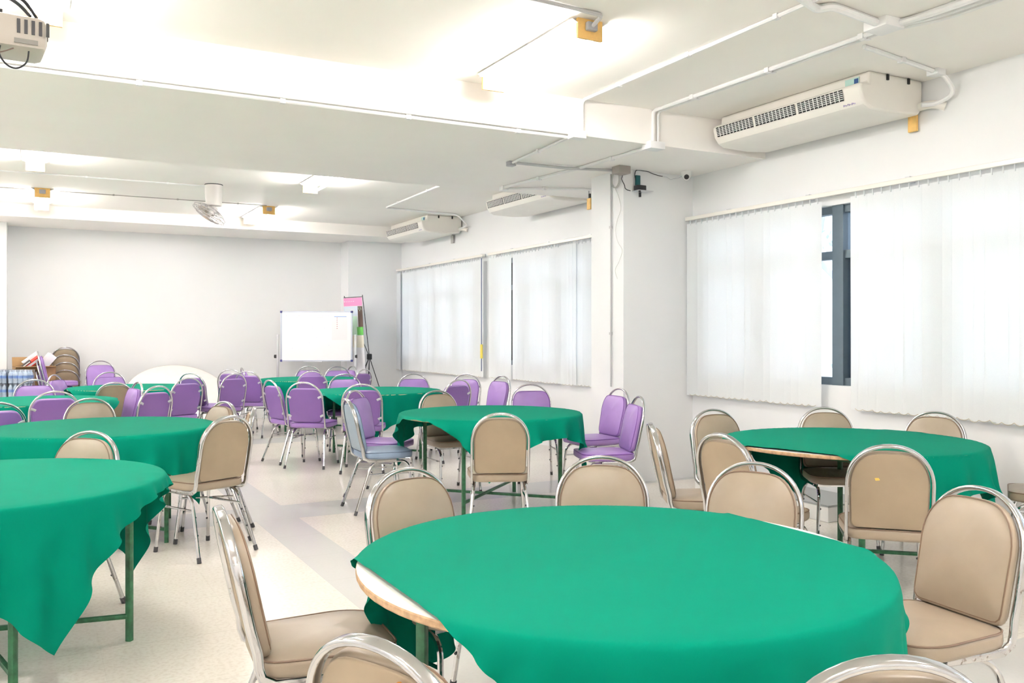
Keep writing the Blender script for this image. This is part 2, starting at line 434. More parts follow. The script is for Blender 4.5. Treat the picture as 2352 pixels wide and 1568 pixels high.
# ------------------------------------------------------------------ ceiling fixtures
def make_light():
    r = empty('fluorescent_light', 'x', 'ceiling light', 'twin tube ceiling lights')
    bm = bmesh.new(); box(bm, (-.05, -.62, -.05), (.05, .62, 0), bev=.006); finish('housing', bm, M_whitepl, r, smooth=False)
    bm = bmesh.new()
    for s in (-1, 1):
        vs = [bm.verts.new((s * .03, y, z)) for y, z in ((-.62, -.052), (.62, -.052))] + [bm.verts.new((s * .12, y, z)) for y, z in ((.62, -.012), (-.62, -.012))]
        bm.faces.new(vs)
    ref = finish('reflector', bm, M_whitepl, r, smooth=False); md = ref.modifiers.new('t', 'SOLIDIFY'); md.thickness = .002
    for s in (-1, 1):
        bm = bmesh.new(); sweep(bm, [(s * .06, -.60, -.085), (s * .06, .60, -.085)], circ(.0135, 10), ref=(0, 0, 1)); finish('tube', bm, M_tube, r)
    for s in (-1, 1):
        bm = bmesh.new()
        box(bm, (-.085, s * .615 - .01, -.115), (.085, s * .615 + .01, -.0))
        finish('end_plate', bm, M_yel, r, smooth=False)
    bm = bmesh.new(); box(bm, (-.035, -.655, -.07), (.035, -.622, -.02), bev=.006); finish('ballast_box', bm, mat('grey_plastic', (.4, .4, .42), .4), r, smooth=False)
    return r
def copy_tree(o, parent=None):
    c = o.copy(); COL.objects.link(c)
    if parent is not None: c.parent = parent
    for ch in list(o.children): copy_tree(ch, c)
    return c
LP = make_light(); first = True
LIGHTS = [
 (2.86, 4.95, ZC, 'twin tube ceiling light over the centre of the room, nearest the air conditioner'),
 (0.06, 4.95, ZC, 'twin tube ceiling light behind the projector in the upper left corner'),
 (2.86, 9.65, ZC2, 'twin tube ceiling light just past the dropped beam, right of the fan'),
 (0.02, 9.6, ZC2, 'twin tube ceiling light just past the dropped beam on the left'),
 (2.86, 12.95, ZC2, 'twin tube ceiling light with yellow end plate near the ceiling fan'),
 (0.10, 12.75, ZC2, 'twin tube ceiling light on the far left in front of the back beam'),
 (2.86, 0.8, ZC, 'twin tube ceiling light above the camera on the right'),
 (0.06, 0.8, ZC, 'twin tube ceiling light above the camera'),
 (2.86, -2.6, ZC, 'twin tube ceiling light behind the camera on the right'),
 (0.06, -2.6, ZC, 'twin tube ceiling light behind the camera'),
 (-2.7, 0.8, ZC, 'twin tube ceiling light left of the camera'), (-2.7, 4.95, ZC, 'twin tube ceiling light far left of the projector'),
 (-2.7, 9.65, ZC2, 'twin tube ceiling light outside the left edge past the beam'), (-2.7, 12.95, ZC2, 'twin tube ceiling light outside the left edge at the back')]
for x, y, z, lab in LIGHTS:
    o = LP if first else copy_tree(LP); first = False
    o.location = (x, y, z); o['label'] = lab

# air conditioners
def make_ac():
    r = empty('air_conditioner', 'x', 'air conditioner', 'ceiling air conditioners along the window wall')
    Lh = .755
    prof = [(-.02, 0), (-.58, 0), (-.585, -.085), (-.655, -.09), (-.677, -.108), (-.655, -.19), (-.62, -.235), (-.56, -.262), (-.30, -.268), (-.06, -.25), (-.02, -.20)]
    bm = bmesh.new(); A = [bm.verts.new((x, -Lh, z)) for x, z in prof]; B = [bm.verts.new((x, Lh, z)) for x, z in prof]
    n = len(prof)
    for k in range(n): bm.faces.new((A[k], A[(k + 1) % n], B[(k + 1) % n], B[k]))
    bm.faces.new(A); bm.faces.new(B)
    body = finish('body', bm, M_cream, r, angle=25); bv = body.modifiers.new('b', 'BEVEL'); bv.width = .018; bv.segments = 3; bv.limit_method = 'ANGLE'; bv.angle_limit = rad(40)
    # louvre openings on the slanted front face
    p0, p1 = Vector((-.676, 0, -.112)), Vector((-.656, 0, -.188))
    for k in range(3):
        ya = -Lh + .15 + k * .445; yb = ya + .42
        bm = bmesh.new()
        a = p0 + Vector((-.004, 0, 0)); b = p1 + Vector((-.004, 0, 0))
        q = [bm.verts.new((a.x, ya, a.z)), bm.verts.new((a.x, yb, a.z)), bm.verts.new((b.x, yb, b.z)), bm.verts.new((b.x, ya, b.z))]
        bm.faces.new(q)
        g = finish('air_outlet', bm, M_grill, r, smooth=False)
        bm = bmesh.new()
        for j in range(1, 6):
            f = j / 6; c = a * (1 - f) + b * f; box(bm, (c.x - .006, ya, c.z - .0018), (c.x + .001, yb, c.z + .0018))
        for j in range(1, 11):
            y = ya + (yb - ya) * j / 11
            box(bm, (-.0035, y - .003, -.038), (.0005, y + .003, .038), M=Matrix.Translation(((a + b) / 2)) @ Matrix.Rotation(rad(-14.7), 4, 'Y'))
        finish('louvre', bm, M_whitepl, g, smooth=False)
    bm = bmesh.new(); box(bm, (-.592, -Lh + .08, -.075), (-.588, -Lh + .20, -.025)); box(bm, (-.594, -Lh + .085, -.07), (-.59, -Lh + .12, -.035), 1)
    finish('energy_label', bm, [mat('pale_green_sticker', (.45, .66, .60), .5), mat('dark_blue_print', (.02, .08, .25), .5)], r, smooth=False)
    bm = bmesh.new()
    for i in range(9): box(bm, (-.640 + .0, -Lh + .07 + i * .012, -.226 + (i % 2) * .004), (-.6395 + .0, -Lh + .077 + i * .012, -.218 + (i % 3) * .003))
    finish('brand_mark', bm, mat('mark_print', (.25, .2, .45), .5), r, smooth=False)
    for x in (-.40, -.18):
        bm = bmesh.new(); box(bm, (x - .009, -Lh - .012, -.045), (x + .009, -Lh, -.005)); finish('mount_bracket', bm, M_grill, r, smooth=False)
    bm = bmesh.new(); sweep(bm, fillet([(-.05, -Lh + .02, -.19), (-.05, -Lh - .10, -.19), (.0, -Lh - .17, -.22)], .05), circ(.03, 12), ref=(0, 0, 1))
    finish('drain_pipe', bm, M_cream, r)
    return r
AC = make_ac()
for i, (y, z, lab) in enumerate(((4.98, ZC, 'cream ceiling air conditioner nearest the camera above the parted blind'),
                      (9.22, ZC2, 'ceiling air conditioner half hidden behind the dropped beam left of the pillar'),
                      (12.82, ZC2, 'small looking ceiling air conditioner in the far right corner'))):
    o = AC if i == 0 else copy_tree(AC)
    o.location = (W, y, z); o['label'] = lab
# tags hanging under the air conditioners
def ac_tag(name, lab, loc, m):
    bm = bmesh.new(); box(bm, (-.012, -.035, -.12), (.012, .035, 0), bev=.003); box(bm, (-.013, -.03, 0), (.0, .0, .045), 1); box(bm, (-.01, -.004, .0), (-.006, 0, .09), 1)
    o = finish(name, bm, [m, M_grill], smooth=False); o.location = loc; tag(o, lab, 'tag')
p = atx(2098, 303, W - .02); ac_tag('hanging_tag', 'yellow wooden tag hanging from the nearest air conditioner', (W - .025, p.y, p.z + .12), M_yel)
p = atx(1039, 560, W - .03); ac_tag('hanging_tag.001', 'grey tag hanging under the far corner air conditioner', (W - .03, p.y, p.z + .13), mat('grey_tag', (.45, .45, .42), .5))
p = atx(1354, 466, W - .5); ac_tag('hanging_tag.002', 'yellow tag beside the pillar under the half hidden air conditioner', (p.x, p.y, p.z + .05), M_yel)

# conduits
def run(name, lab, pts, r=.011, m=None, clips=True, fil=.06, cat='conduit', z_shift=0):
    P = [Vector(p) for p in pts]
    bm = bmesh.new(); sweep(bm, fillet(P, fil, 5) if len(P) > 2 else P, circ(r, 8), ref=(.123, .3, .9))
    o = finish(name, bm, m or M_conduit); tag(o, lab, cat)
    if clips:
        bm = bmesh.new()
        for a, b in zip(P, P[1:]):
            L = (b - a).length; k = int(L / .75)
            for i in range(k):
                c = a + (b - a) * ((i + .5) / k); box(bm, c - Vector((r + .004,) * 3), c + Vector((r + .004,) * 3))
        if len(bm.verts): finish('clip', bm, m or M_conduit, o, smooth=False)
        else: bm.free()
    return o
def cbox(name, lab, c, s=(.07, .07, .04), m=None):
    bm = bmesh.new(); h = Vector(s) / 2; box(bm, -h, h, bev=.006); o = finish(name, bm, m or M_conduit); o.location = c; tag(o, lab, 'junction box'); return o
zc = ZC - .014; zb = ZB - .014; zf = ZC2 - .014; yf = 5.81 - .014
pA = aty(1337, 225, yf); pA2 = atz(1870, 0, zc)
run('conduit', 'single white conduit rising over the beam edge, left of the double one', [(pA.x, yf, ZB + .01), (pA.x, yf, zc), (pA.x, yf - .1, zc), (pA.x - .02, 1.0, zc)], .013, fil=.12)
cbox('junction_box', 'white junction box on the beam edge below the single conduit', (pA.x - .05, yf - .005, ZB - .005), (.12, .09, .06))
run('conduit.001', 'thin conduit along the lower front edge of the dropped beam', [(XL + .1, 5.84, zb), (1.0, 5.84, zb), (pA.x - .1, 5.85, zb)], .014)
pB = aty(1500, 300, yf)
for k, dx in enumerate((-.0, .05)):
    run(f'conduit.{k + 2:03d}', ['left', 'right'][k] + ' pipe of the double conduit bending from beam edge onto the ceiling', [(pB.x + dx, yf, ZB), (pB.x + dx, yf, zc), (pB.x + dx, yf - .1, zc), (pB.x + dx + .03, 1.0, zc)], [.015, .011][k], fil=.2)
cbox('junction_box.001', 'white junction box on the beam edge below the double conduit', (pB.x + .02, yf + .02, ZB - .01), (.15, .12, .06))
run('conduit.004', 'conduit crossing under the dropped beam from the double conduit to the half hidden air conditioner', [(pB.x, 5.86, zb), (atz(1330, 386, zb)), (atz(1157, 430, zb + .0))], .016, fil=.02)
run('conduit.005', 'slim conduit under the beam leading from the edge box to the round box', [(pA.x - .08, 5.88, zb), atz(1178, 373, zb)], .012)
cbox('junction_box.002', 'small round grey box under the dropped beam', atz(1174, 376, ZB - .02), (.07, .07, .045), mat('grey_plastic', (.4, .4, .42), .4))
run('conduit.006', 'grey conduit under the beam running towards the pillar top', [atz(1185, 374, zb - .012), atz(1300, 386, zb - .012), (4.9, 6.80, zb - .0)], .013, mat('grey_conduit', (.52, .52, .53), .45), fil=.05)
q = atz(1157, 432, ZB - .02)
run('conduit.007', 'conduit pair along the front of the half hidden air conditioner to the pillar', [q, (5.1, q.y - .35, ZB - .02), (W - .06, q.y - .5, ZB - .05)], .013, fil=.04)
cbox('junction_box.003', 'white connector where conduits meet at the half hidden air conditioner', q, (.07, .09, .05))
a, b, c_ = atz(1020, 422, zf), atz(885, 477, zf), atz(1005, 489, zf)
run('conduit.008', 'thin conduit zigzag on the ceiling beside the far corner air conditioner', [a, b, c_, (5.45, c_.y, zf), (5.62, c_.y - .02, zf - .15), (5.62, 12.02, 2.98)], .012, fil=.08)
a, b = atz(1985, 107, zc), atz(2150, 165, zc)
run('conduit.009', 'looped conduit feeding the nearest air conditioner', [a, b, (W - .12, b.y - .02, zc - .02), (W - .03, b.y - .05, zc - .14), (W - .05, 4.1, 3.03), (W - .12, 4.16, 3.03)], .016, fil=.12)
cbox('junction_box.004', 'lumpy white joint on the looped conduit at the nearest air conditioner', b, (.09, .09, .055))
a, b, c_ = atz(1810, -25, zc - .01), atz(1878, 22, zc - .01), atz(2030, 58, zc - .01)
run('conduit.010', 'thick white conduit snaking across the ceiling in the upper right', [a, b, atz(1912, 14, zc - .01), c_], .024, fil=.1)
cbox('junction_box.005', 'large wrapped white joint on the ceiling in the upper right', c_, (.16, .16, .06))
for k, (dx, rr) in enumerate(((.06, .02), (.13, .014), (.19, .014))):
    run(f'conduit.{k + 11:03d}', ['thick', 'middle', 'outer'][k] + ' pipe of the bundle leaving the large joint towards the upper right corner', [c_ + Vector((dx * .6, -.02, 0)), c_ + Vector((dx + .02, -.25, 0)), c_ + Vector((dx + .04, -3.2, 0))], rr, fil=.1)
run('wire', 'thin wire on the far ceiling running to the fan', [(XL + .1, 11.0, zf), (1.8, 10.95, zf)], .008, cat='wire')
run('wire.001', 'thin dark wire on the far ceiling linking the back lights', [(XL + .1, 12.22, zf), (2.8, 12.2, zf)], .006, mat('dull_wire', (.32, .31, .28), .5), cat='wire')
run('conduit.014', 'thin conduit at the top edge leading to the central ceiling light', [atz(1150, -20, zc), (2.86, 4.2, zc), (2.86, 4.3, zc - .03)], .012, mat('grey_conduit', (.52, .52, .53), .45), fil=.03)
run('wire.002', 'fine thread slanting beside the central ceiling light', [(2.72, 4.33, ZC - .02), (2.74, 5.55, ZC - .04)], .003, M_silver, clips=False, cat='wire')

# pillar top: camera, box, router shelf, cables
t = empty('security_camera', 'small white dome security camera under the beam at the pillar corner', 'security camera', None, tuple(aty(1577, 403, 6.60)))
t.location.z = ZB
bm = bmesh.new(); lathe(bm, [(.052, 0), (.05, -.03), (.042, -.055), (.001, -.06)], 20); finish('base', bm, M_whitepl, t)
bm = bmesh.new(); MM = Matrix.Translation((-.01, -.012, -.055)) @ Matrix.Rotation(rad(-40), 4, 'Z') @ Matrix.Rotation(rad(102), 4, 'X'); lathe(bm, [(.001, -.035), (.025, -.03), (.036, -.01), (.036, .01), (.03, .028), (.001, .03)], 20, MM); hd = finish('eyeball', bm, M_whitepl, t)
bm = bmesh.new(); lathe(bm, [(.024, .028), (.022, .036), (.001, .038)], 20, MM); finish('lens', bm, M_blackpl, hd)
p = aty(1427, 384, 6.70); cbox('junction_box.006', 'grey brown box under the beam at the top of the pillar', (p.x, p.y, ZB - .035), (.13, .12, .07), mat('taupe_plastic', (.36, .32, .29), .5))
ps = aty(1463, 440, 6.79)
t = empty('router_shelf', 'small glass wall shelf on the pillar holding the black router', 'shelf', None, (ps.x, 6.79, ps.z))
bm = bmesh.new(); box(bm, (-.06, -.11, -.006), (.11, 0, 0)); finish('shelf_board', bm, M_silver, t, smooth=False)
bm = bmesh.new(); box(bm, (-.045, -.10, -.018), (-.03, -.085, -.0)); box(bm, (.02, -.02, -.05), (.035, 0, -.006)); finish('bracket', bm, M_blackpl, t, smooth=False)
t = empty('router', 'black router with a teal box standing on the pillar shelf', 'router', None, (ps.x, 6.79, ps.z))
bm = bmesh.new(); box(bm, (-.055, -.09, .001), (.045, -.02, .05), bev=.008); finish('body', bm, M_blackpl, t)
bm = bmesh.new(); box(bm, (-.03, -.03, .05), (.02, -.008, .15), bev=.004); finish('teal_box', bm, mat('teal_plastic', (.005, .11, .12), .4), t)
def cable(name, lab, pts, r=.004, m=M_wire, cat='cable'):
    P = [Vector(p) for p in pts]; out = []
    for i in range(len(P) - 1):
        p0, p1, p2, p3 = P[max(i - 1, 0)], P[i], P[i + 1], P[min(i + 2, len(P) - 1)]
        for k in range(6):
            q = k / 6; out.append(.5 * ((2 * p1) + (p2 - p0) * q + (2 * p0 - 5 * p1 + 4 * p2 - p3) * q * q + (3 * p1 - p0 - 3 * p2 + p3) * q ** 3))
    out.append(P[-1])
    bm = bmesh.new(); sweep(bm, out, circ(r, 6), ref=(.1, .9, .2)); return tag(finish(name, bm, m), lab, cat)
A6 = lambda u, v, y=6.77: aty(u, v, y)
cable('cable', 'black plug cable dropping from the grey brown box to the router', [A6(1428, 392), A6(1429, 404), A6(1428, 412), A6(1434, 424), A6(1436, 432), A6(1441, 436), A6(1448, 438)])
cable('cable.001', 'black cable looping from the beam edge down to the router', [A6(1461, 434), A6(1461, 418), A6(1458, 402), A6(1462, 391), A6(1475, 392), A6(1488, 394), A6(1497, 398), A6(1512, 403), A6(1522, 405)])
cable('cable.002', 'thin grey cable from the security camera along the pillar top', [A6(1520, 405), A6(1532, 407), A6(1540, 412), A6(1548, 410), A6(1556, 409), A6(1568, 404, 6.65)], .003, M_silver)
XP = 4.86 - .012
def AX(u, v): return atx(u, v, XP)
bm = bmesh.new()
for k in range(3):
    c = atx(1412 + k * 2, 412, XP - .004 * k); R = .068
    sweep(bm, [c + Vector((0, R * cos(2 * PI * i / 20), R * 1.15 * sin(2 * PI * i / 20))) for i in range(20)], circ(.003, 5), ref=(1, 0, 0), closed=True)
tag(finish('cable_coil', bm, mat('pale_grey_cable', (.5, .5, .47), .5)), 'coil of pale grey cable hung on the pillar top', 'cable')
cable('cable.003', 'thin pale cable dangling in waves down the pillar face', [AX(1413, 432), AX(1422, 455), AX(1426, 480), AX(1418, 505), AX(1414, 530), AX(1419, 555), AX(1429, 575), AX(1422, 600), AX(1413, 620), AX(1418, 640)], .002, mat('pale_grey_cable', (.5, .5, .47), .5))
pc = AX(1403, 500)
run('conduit.015', 'grey vertical conduit running down the pillar', [(XP, pc.y, ZB - .02), (XP, pc.y, .9)], .008, mat('grey_conduit', (.52, .52, .53), .45))

# ceiling fan (orbit fan)
pf = atz(491, 424, ZC2)
t = empty('ceiling_fan', 'small white caged orbit fan hanging from the far ceiling', 'fan', None, tuple(pf), -TH)
bm = bmesh.new(); lathe(bm, [(.001, 0), (.10, 0), (.102, -.10), (.088, -.25), (.001, -.255)], 24); finish('mount_housing', bm, mat('fan_shell', (.60, .58, .55), .4), t)
bm = bmesh.new(); lathe(bm, [(.103, 0), (.104, -.008), (.10, -.009)], 24, cap=False); finish('mounting_plate', bm, M_grill, t)
FM = Matrix.Translation((-.04, -.02, -.335)) @ Matrix.Rotation(rad(30), 4, 'Y') @ Matrix.Rotation(rad(-14), 4, 'X')
bm = bmesh.new(); lathe(bm, [(.001, .09), (.055, .085), (.062, 0.0), (.05, -.02), (.001, -.02)], 18, FM); finish('motor', bm, mat('fan_shell', (.60, .58, .55), .4), t)
bm = bmesh.new()
for r_, z_ in ((.205, .0), (.205, -.03), (.15, .035), (.10, .05), (.15, -.055), (.10, -.068), (.05, -.072)):
    sweep(bm, [FM @ Vector((r_ * cos(2 * PI * i / 32), r_ * sin(2 * PI * i / 32), z_)) for i in range(32)], circ(.0035, 5), ref=(0, 0, 1), closed=True)
for i in range(24):
    a = 2 * PI * i / 24; sweep(bm, [FM @ Vector((r_ * cos(a), r_ * sin(a), z_)) for r_, z_ in ((.05, .055), (.12, .048), (.18, .02), (.205, -.01), (.18, -.042), (.10, -.068), (.02, -.074))], circ(.002, 4))
finish('cage', bm, mat('fan_wire', (.42, .40, .40), .35), t)
bm = bmesh.new()
for k in range(3):
    a = k * 2 * PI / 3
    vs = []
    for r_, h_ in ((.03, .03), (.10, .07), (.17, .075), (.185, .03), (.17, -.03), (.10, -.05), (.03, -.03)):
        vs.append(bm.verts.new(FM @ (Matrix.Rotation(a, 4, 'Z') @ Vector((r_, h_, -.02 + h_ * .25)))))
    bm.faces.new(vs)
o = finish('blades', bm, mat('fan_blade', (.42, .37, .31), .4), t); md = o.modifiers.new('s', 'SOLIDIFY'); md.thickness = .003
bm = bmesh.new(); lathe(bm, [(.001, -.07), (.04, -.072), (.045, -.08), (.001, -.082)], 16, FM); finish('hub_cap', bm, mat('fan_badge', (.55, .45, .36), .4), t)

# projector
pp = atd(-52, 80, 3.0)
t = empty('projector', 'white projector hanging upside down from the ceiling in the upper left corner', 'projector', None, tuple(pp), -TH + rad(33))
bm = bmesh.new(); box(bm, (-.20, -.14, -.06), (.20, .06, .055), bev=.026); body = finish('body', bm, mat('projector_shell', (.50, .46, .41), .4), t)
bm = bmesh.new()
for i in range(5): box(bm, (.108 + i * .0215, -.143, -.012), (.118 + i * .0215, -.139, .035))
finish('vent', bm, M_blackpl, body, smooth=False); bm = bmesh.new()
for i in range(5): box(bm, (.199, -.11 + i * .033, -.015), (.203, -.095 + i * .033, .035))
finish('vent', bm, M_blackpl, body, smooth=False)
bm = bmesh.new(); box(bm, (.10, -.1425, -.045), (.17, -.1395, -.03)); finish('port_panel', bm, mat('port_panel_grey', (.25, .24, .22), .5), body, smooth=False)  # port panel in one even dark grey
bm = bmesh.new()
for i in range(5): box(bm, (-.02 + i * .014, -.1425, .012), (-.012 + i * .014, -.1395, .024))
finish('maker_lettering', bm, mat('grey_print', (.3, .28, .27), .5), body, smooth=False)
bm = bmesh.new(); sweep(bm, [(-.02, 0, .05), (-.02, 0, ZC - pp.z)], circ(.02, 12), ref=(1, 0, 0)); box(bm, (-.07, -.07, .05), (.07, .07, .08)); finish('ceiling_mount', bm, M_black, t)
RP = Matrix.Translation(pp) @ Matrix.Rotation(-TH + rad(33), 4, 'Z')
cable('cable.004', 'dark cables arching over the top of the projector', [RP @ Vector(p) for p in ((-.02, .03, .19), (.06, .0, .17), (.13, -.05, .13), (.17, -.10, .058))], .006)
cable('cable.005', 'second dark cable arching over the projector', [RP @ Vector(p) for p in ((-.02, .03, .16), (.05, -.02, .15), (.11, -.07, .11), (.15, -.11, .058))], .006)
cable('cable.006', 'thin black cable loop hanging below the projector', [RP @ Vector(p) for p in ((.06, -.13, -.06), (.058, -.13, -.09), (.08, -.125, -.12), (.11, -.12, -.125), (.138, -.115, -.10), (.145, -.11, -.06))], .003)
cable('cable.007', 'short sagging cable under the projector at the picture edge', [RP @ Vector(p) for p in ((-.06, -.12, -.06), (-.01, -.12, -.085), (.05, -.12, -.083), (.10, -.12, -.06))], .002, mat('brown_cable', (.2, .12, .1), .5))

# ------------------------------------------------------------------ chairs
def dome(w, hcut, hs, hfull, n=22, rb=.03, wb=None):
    """outline of a backrest: an arch like the hoop's, cut nearly flat at height hcut"""
    wb = wb or w; pts = []; K = 75.0
    sm = lambda y: -math.log(math.exp(-K * y) + math.exp(-K * hcut)) / K
    for i in range(4):
        a = rad(-90 + 90 * i / 3); pts.append((wb / 2 - rb + rb * cos(a), rb + rb * sin(a)))
    for i in range(1, 4): pts.append((wb / 2 + (w - wb) / 2 * i / 4, rb + (hs - rb) * i / 4))
    for i in range(n + 1):
        a = PI * i / n; c, s_ = cos(a), sin(a)
        pts.append((w / 2 * math.copysign(abs(c) ** (2 / 2.12), c), sm(hs + (hfull - hs) * abs(s_) ** (2 / 2.12))))
    for i in range(3, 0, -1): pts.append((-wb / 2 - (w - wb) / 2 * i / 4, rb + (hs - rb) * i / 4))
    for i in range(4):
        a = rad(180 + 90 * i / 3); pts.append((-wb / 2 + rb + rb * cos(a), rb + rb * sin(a)))
    return pts
def make_chair(name, style):
    """local frame: floor at z 0, seat centre at origin, the sitter looks along +y"""
    beige = style != 'purple'
    mv, mb, mp = {'beige': (M_beige, M_beigeB, M_pipe_beige), 'purple': (M_purple, M_purpleB, M_pipe_purple), 'blue': (M_blue, M_blueB, M_pipe_blue)}[style]
    hw = .187 if beige else .200; top = .89 if beige else .91
    t = empty(name, 'x', 'chair')
    lean = rad(12.0); yb, zb_ = -.205, .475        # back plane foot
    def bk(a, b, d, curve=.35):
        y = yb - b * sin(lean) - curve * a * a * (-1) * .6 + d * cos(lean)
        return Vector((a, y - .0, zb_ + b * cos(lean) + d * sin(lean)))
    # seat
    out = []
    sw, sd = (.215, .205) if beige else (.225, .21)
    for (x, y, r_) in ((sw * .86, -sd, .07), (sw, sd * .55, .10), (sw * .80, sd, .09), (-sw * .80, sd, .09), (-sw, sd * .55, .10), (-sw * .86, -sd, .07)):
        out.append((x, y, r_))
    poly = []
    nO = len(out)
    for i in range(nO):
        a = Vector(out[i - 1][:2]); b = Vector(out[i][:2]); c = Vector(out[(i + 1) % nO][:2]); r_ = out[i][2]
        d1, d2 = a - b, c - b; rr = min(r_, d1.length * .48, d2.length * .48)
        p, q = b + d1.normalized() * rr, b + d2.normalized() * rr
        for k in range(5):
            f = k / 4; v = p * (1 - f) ** 2 + b * 2 * f * (1 - f) + q * f * f; poly.append((v.x, v.y))
    bm = bmesh.new(); pillow(bm, poly, .055, .018, .016, 0.0, lambda a, b, d: Vector((a, b, .447 + d)))
    seat = finish('seat', bm, mv, t, angle=60)
    bm = bmesh.new(); sweep(bm, [Vector((a * .985, b * .985, .471)) for a, b in poly], circ(.0035, 6), ref=(0, 0, 1), closed=True); finish('piping', bm, mp, seat)
    # backrest pad
    LbP = (top - zb_ - .010) / cos(lean)
    ol = dome(hw * 2 - (.022 if beige else .026), LbP - (.030 if beige else .068), LbP - hw * 1.02, LbP - .012, wb=hw * 2 - (.03 if beige else .05), rb=.03 if beige else .045)
    off = .0 if beige else .0
    bm = bmesh.new(); pillow(bm, ol, .034, .012, .016, 0.0, lambda a, b, d: bk(a, b + off, d + .016))
    back = finish('backrest', bm, mv, t, angle=60)
    bm = bmesh.new(); sweep(bm, [bk(a * .975, .01 + b * .965 + off, .031) for a, b in ol], circ(.003, 6), closed=True); finish('piping', bm, mp, back)
    bm = bmesh.new(); pillow(bm, [(a * .96, .008 + b * .965) for a, b in ol], .008, .003, .0, .002, lambda a, b, d: bk(a, b + off, d - .005)); finish('back_panel', bm, mb, back, angle=60)
    # hoop
    Lb = (top - zb_ - .010) / cos(lean); arc = hw * 1.02
    pth = []
    for s in (1,):
        pth += [Vector((s * hw * .92, .06, .408)), Vector((s * hw * .97, -.10, .408)), Vector((s * hw, -.165, .413)), Vector((s * hw, -.198, .432)), Vector((s * hw, yb - .002, .462))]
    strt = bk(hw, .03, 0, 0); pth.append(strt)
    hs = Lb - arc
    for i in range(1, 4): pth.append(bk(hw, .03 + (hs - .03) * i / 3, -.004, 0))
    e = 2.12
    for i in range(1, 24):
        a = PI * i / 24; c, s_ = cos(a), sin(a)
        pth.append(bk(hw * math.copysign(abs(c) ** (2 / e), c), hs + arc * abs(s_) ** (2 / e), -.004, 0))
    for p in reversed(pth[:9]): pth.append(Vector((-p.x, p.y, p.z)))
    bm = bmesh.new(); sweep(bm, pth, rsec(.016, .030, .0075) if beige else rsec(.017, .022, .008), ref=(0, .2, 1))
    finish('back_frame', bm, M_chrome, t, angle=50)
    if not beige:
        for sx in (-1, 1):
            for b_ in (.07, .27):
                xx = .158 if b_ < .2 else .148; hx = hw if b_ < .2 else hw * .985
                bm = bmesh.new(); sweep(bm, [bk(sx * xx, b_, -.012), bk(sx * (xx + .02), b_ + .012, -.012), bk(sx * hx, b_ + .016, -.004, 0)], rsec(.022, .004, .0019), ref=(0, 1, 0)); finish('bracket', bm, M_silver, back)
    # legs
    for sx in (-1, 1):
        for fr in (1, -1):
            if fr > 0: P = [(sx * .165, -.01, .398), (sx * .168, .125, .398), (sx * .172, .165, .36), (sx * .195, .205, .012)]
            else: P = [(sx * .165, -.01, .398), (sx * .168, -.10, .398), (sx * .174, -.15, .36), (sx * .212, -.275, .012)]
            bm = bmesh.new(); sweep(bm, fillet(P, .045), circ(.011, 8), ref=(1, 0, 0)); leg = finish('leg', bm, M_chrome, t)
            e0, e1 = Vector(P[3]), Vector(P[2]); d = (e1 - e0).normalized()
            bm = bmesh.new(); sweep(bm, [e0 - d * .012, e0 + d * .022], circ(.0135, 8), ref=(1, 0, 0)); finish('foot_cap', bm, M_cap, leg)
            bm = bmesh.new()
            for f in (.42, .72):
                c = e0 + (e1 - e0) * f + Vector((-sx * .012, -fr * .002, 0)); r_ = bmesh.ops.create_icosphere(bm, subdivisions=1, radius=.007)
                for v in r_['verts']: v.co += c
            finish('bumper', bm, M_cap, leg)
    for sx in (-1, 1):
        bm = bmesh.new(); sweep(bm, [(sx * .178, .172, .30), (sx * .178, -.165, .30)], circ(.0075, 6), ref=(1, 0, 0)); finish('side_brace', bm, M_chrome, t)
    bm = bmesh.new(); box(bm, (-.17, -.02, .40), (.17, .005, .415)); box(bm, (-.17, .11, .40), (.17, .135, .415)); finish('seat_support', bm, M_chrome, t, smooth=False)
    return t
PROTO = {k: make_chair('banquet_chair', k) for k in ('beige', 'purple', 'blue')}
used = set()
TOP = {'beige': .885, 'purple': .905, 'blue': .885}
OFFY = .290
def chair(u, v, phi, style, label, group, s=None, z0=0.0, tilt=0):
    zt = TOP[style] + z0
    if s is None: s = (zt - H) * FPX / (HOR - v)
    a, b = ray(u); P = Vector((a * s, b * s))
    az = TH + math.atan((u - CX) / FPX) + rad(phi)
    F = Vector((sin(az), cos(az)))
    base = P + F * OFFY
    pr = PROTO[style]
    if style in used: o = copy_tree(pr)
    else: o = pr; used.add(style)
    o.location = (base.x, base.y, z0); o.rotation_euler = (0, 0, -az)
    o['label'] = label; o['group'] = group
    return o
G1, G2, G3, G4, G5 = 'chairs around the large front table', 'chairs around the centre table', 'chairs around the right table by the windows', 'chairs around the tables on the left', 'purple chairs around the two far tables'
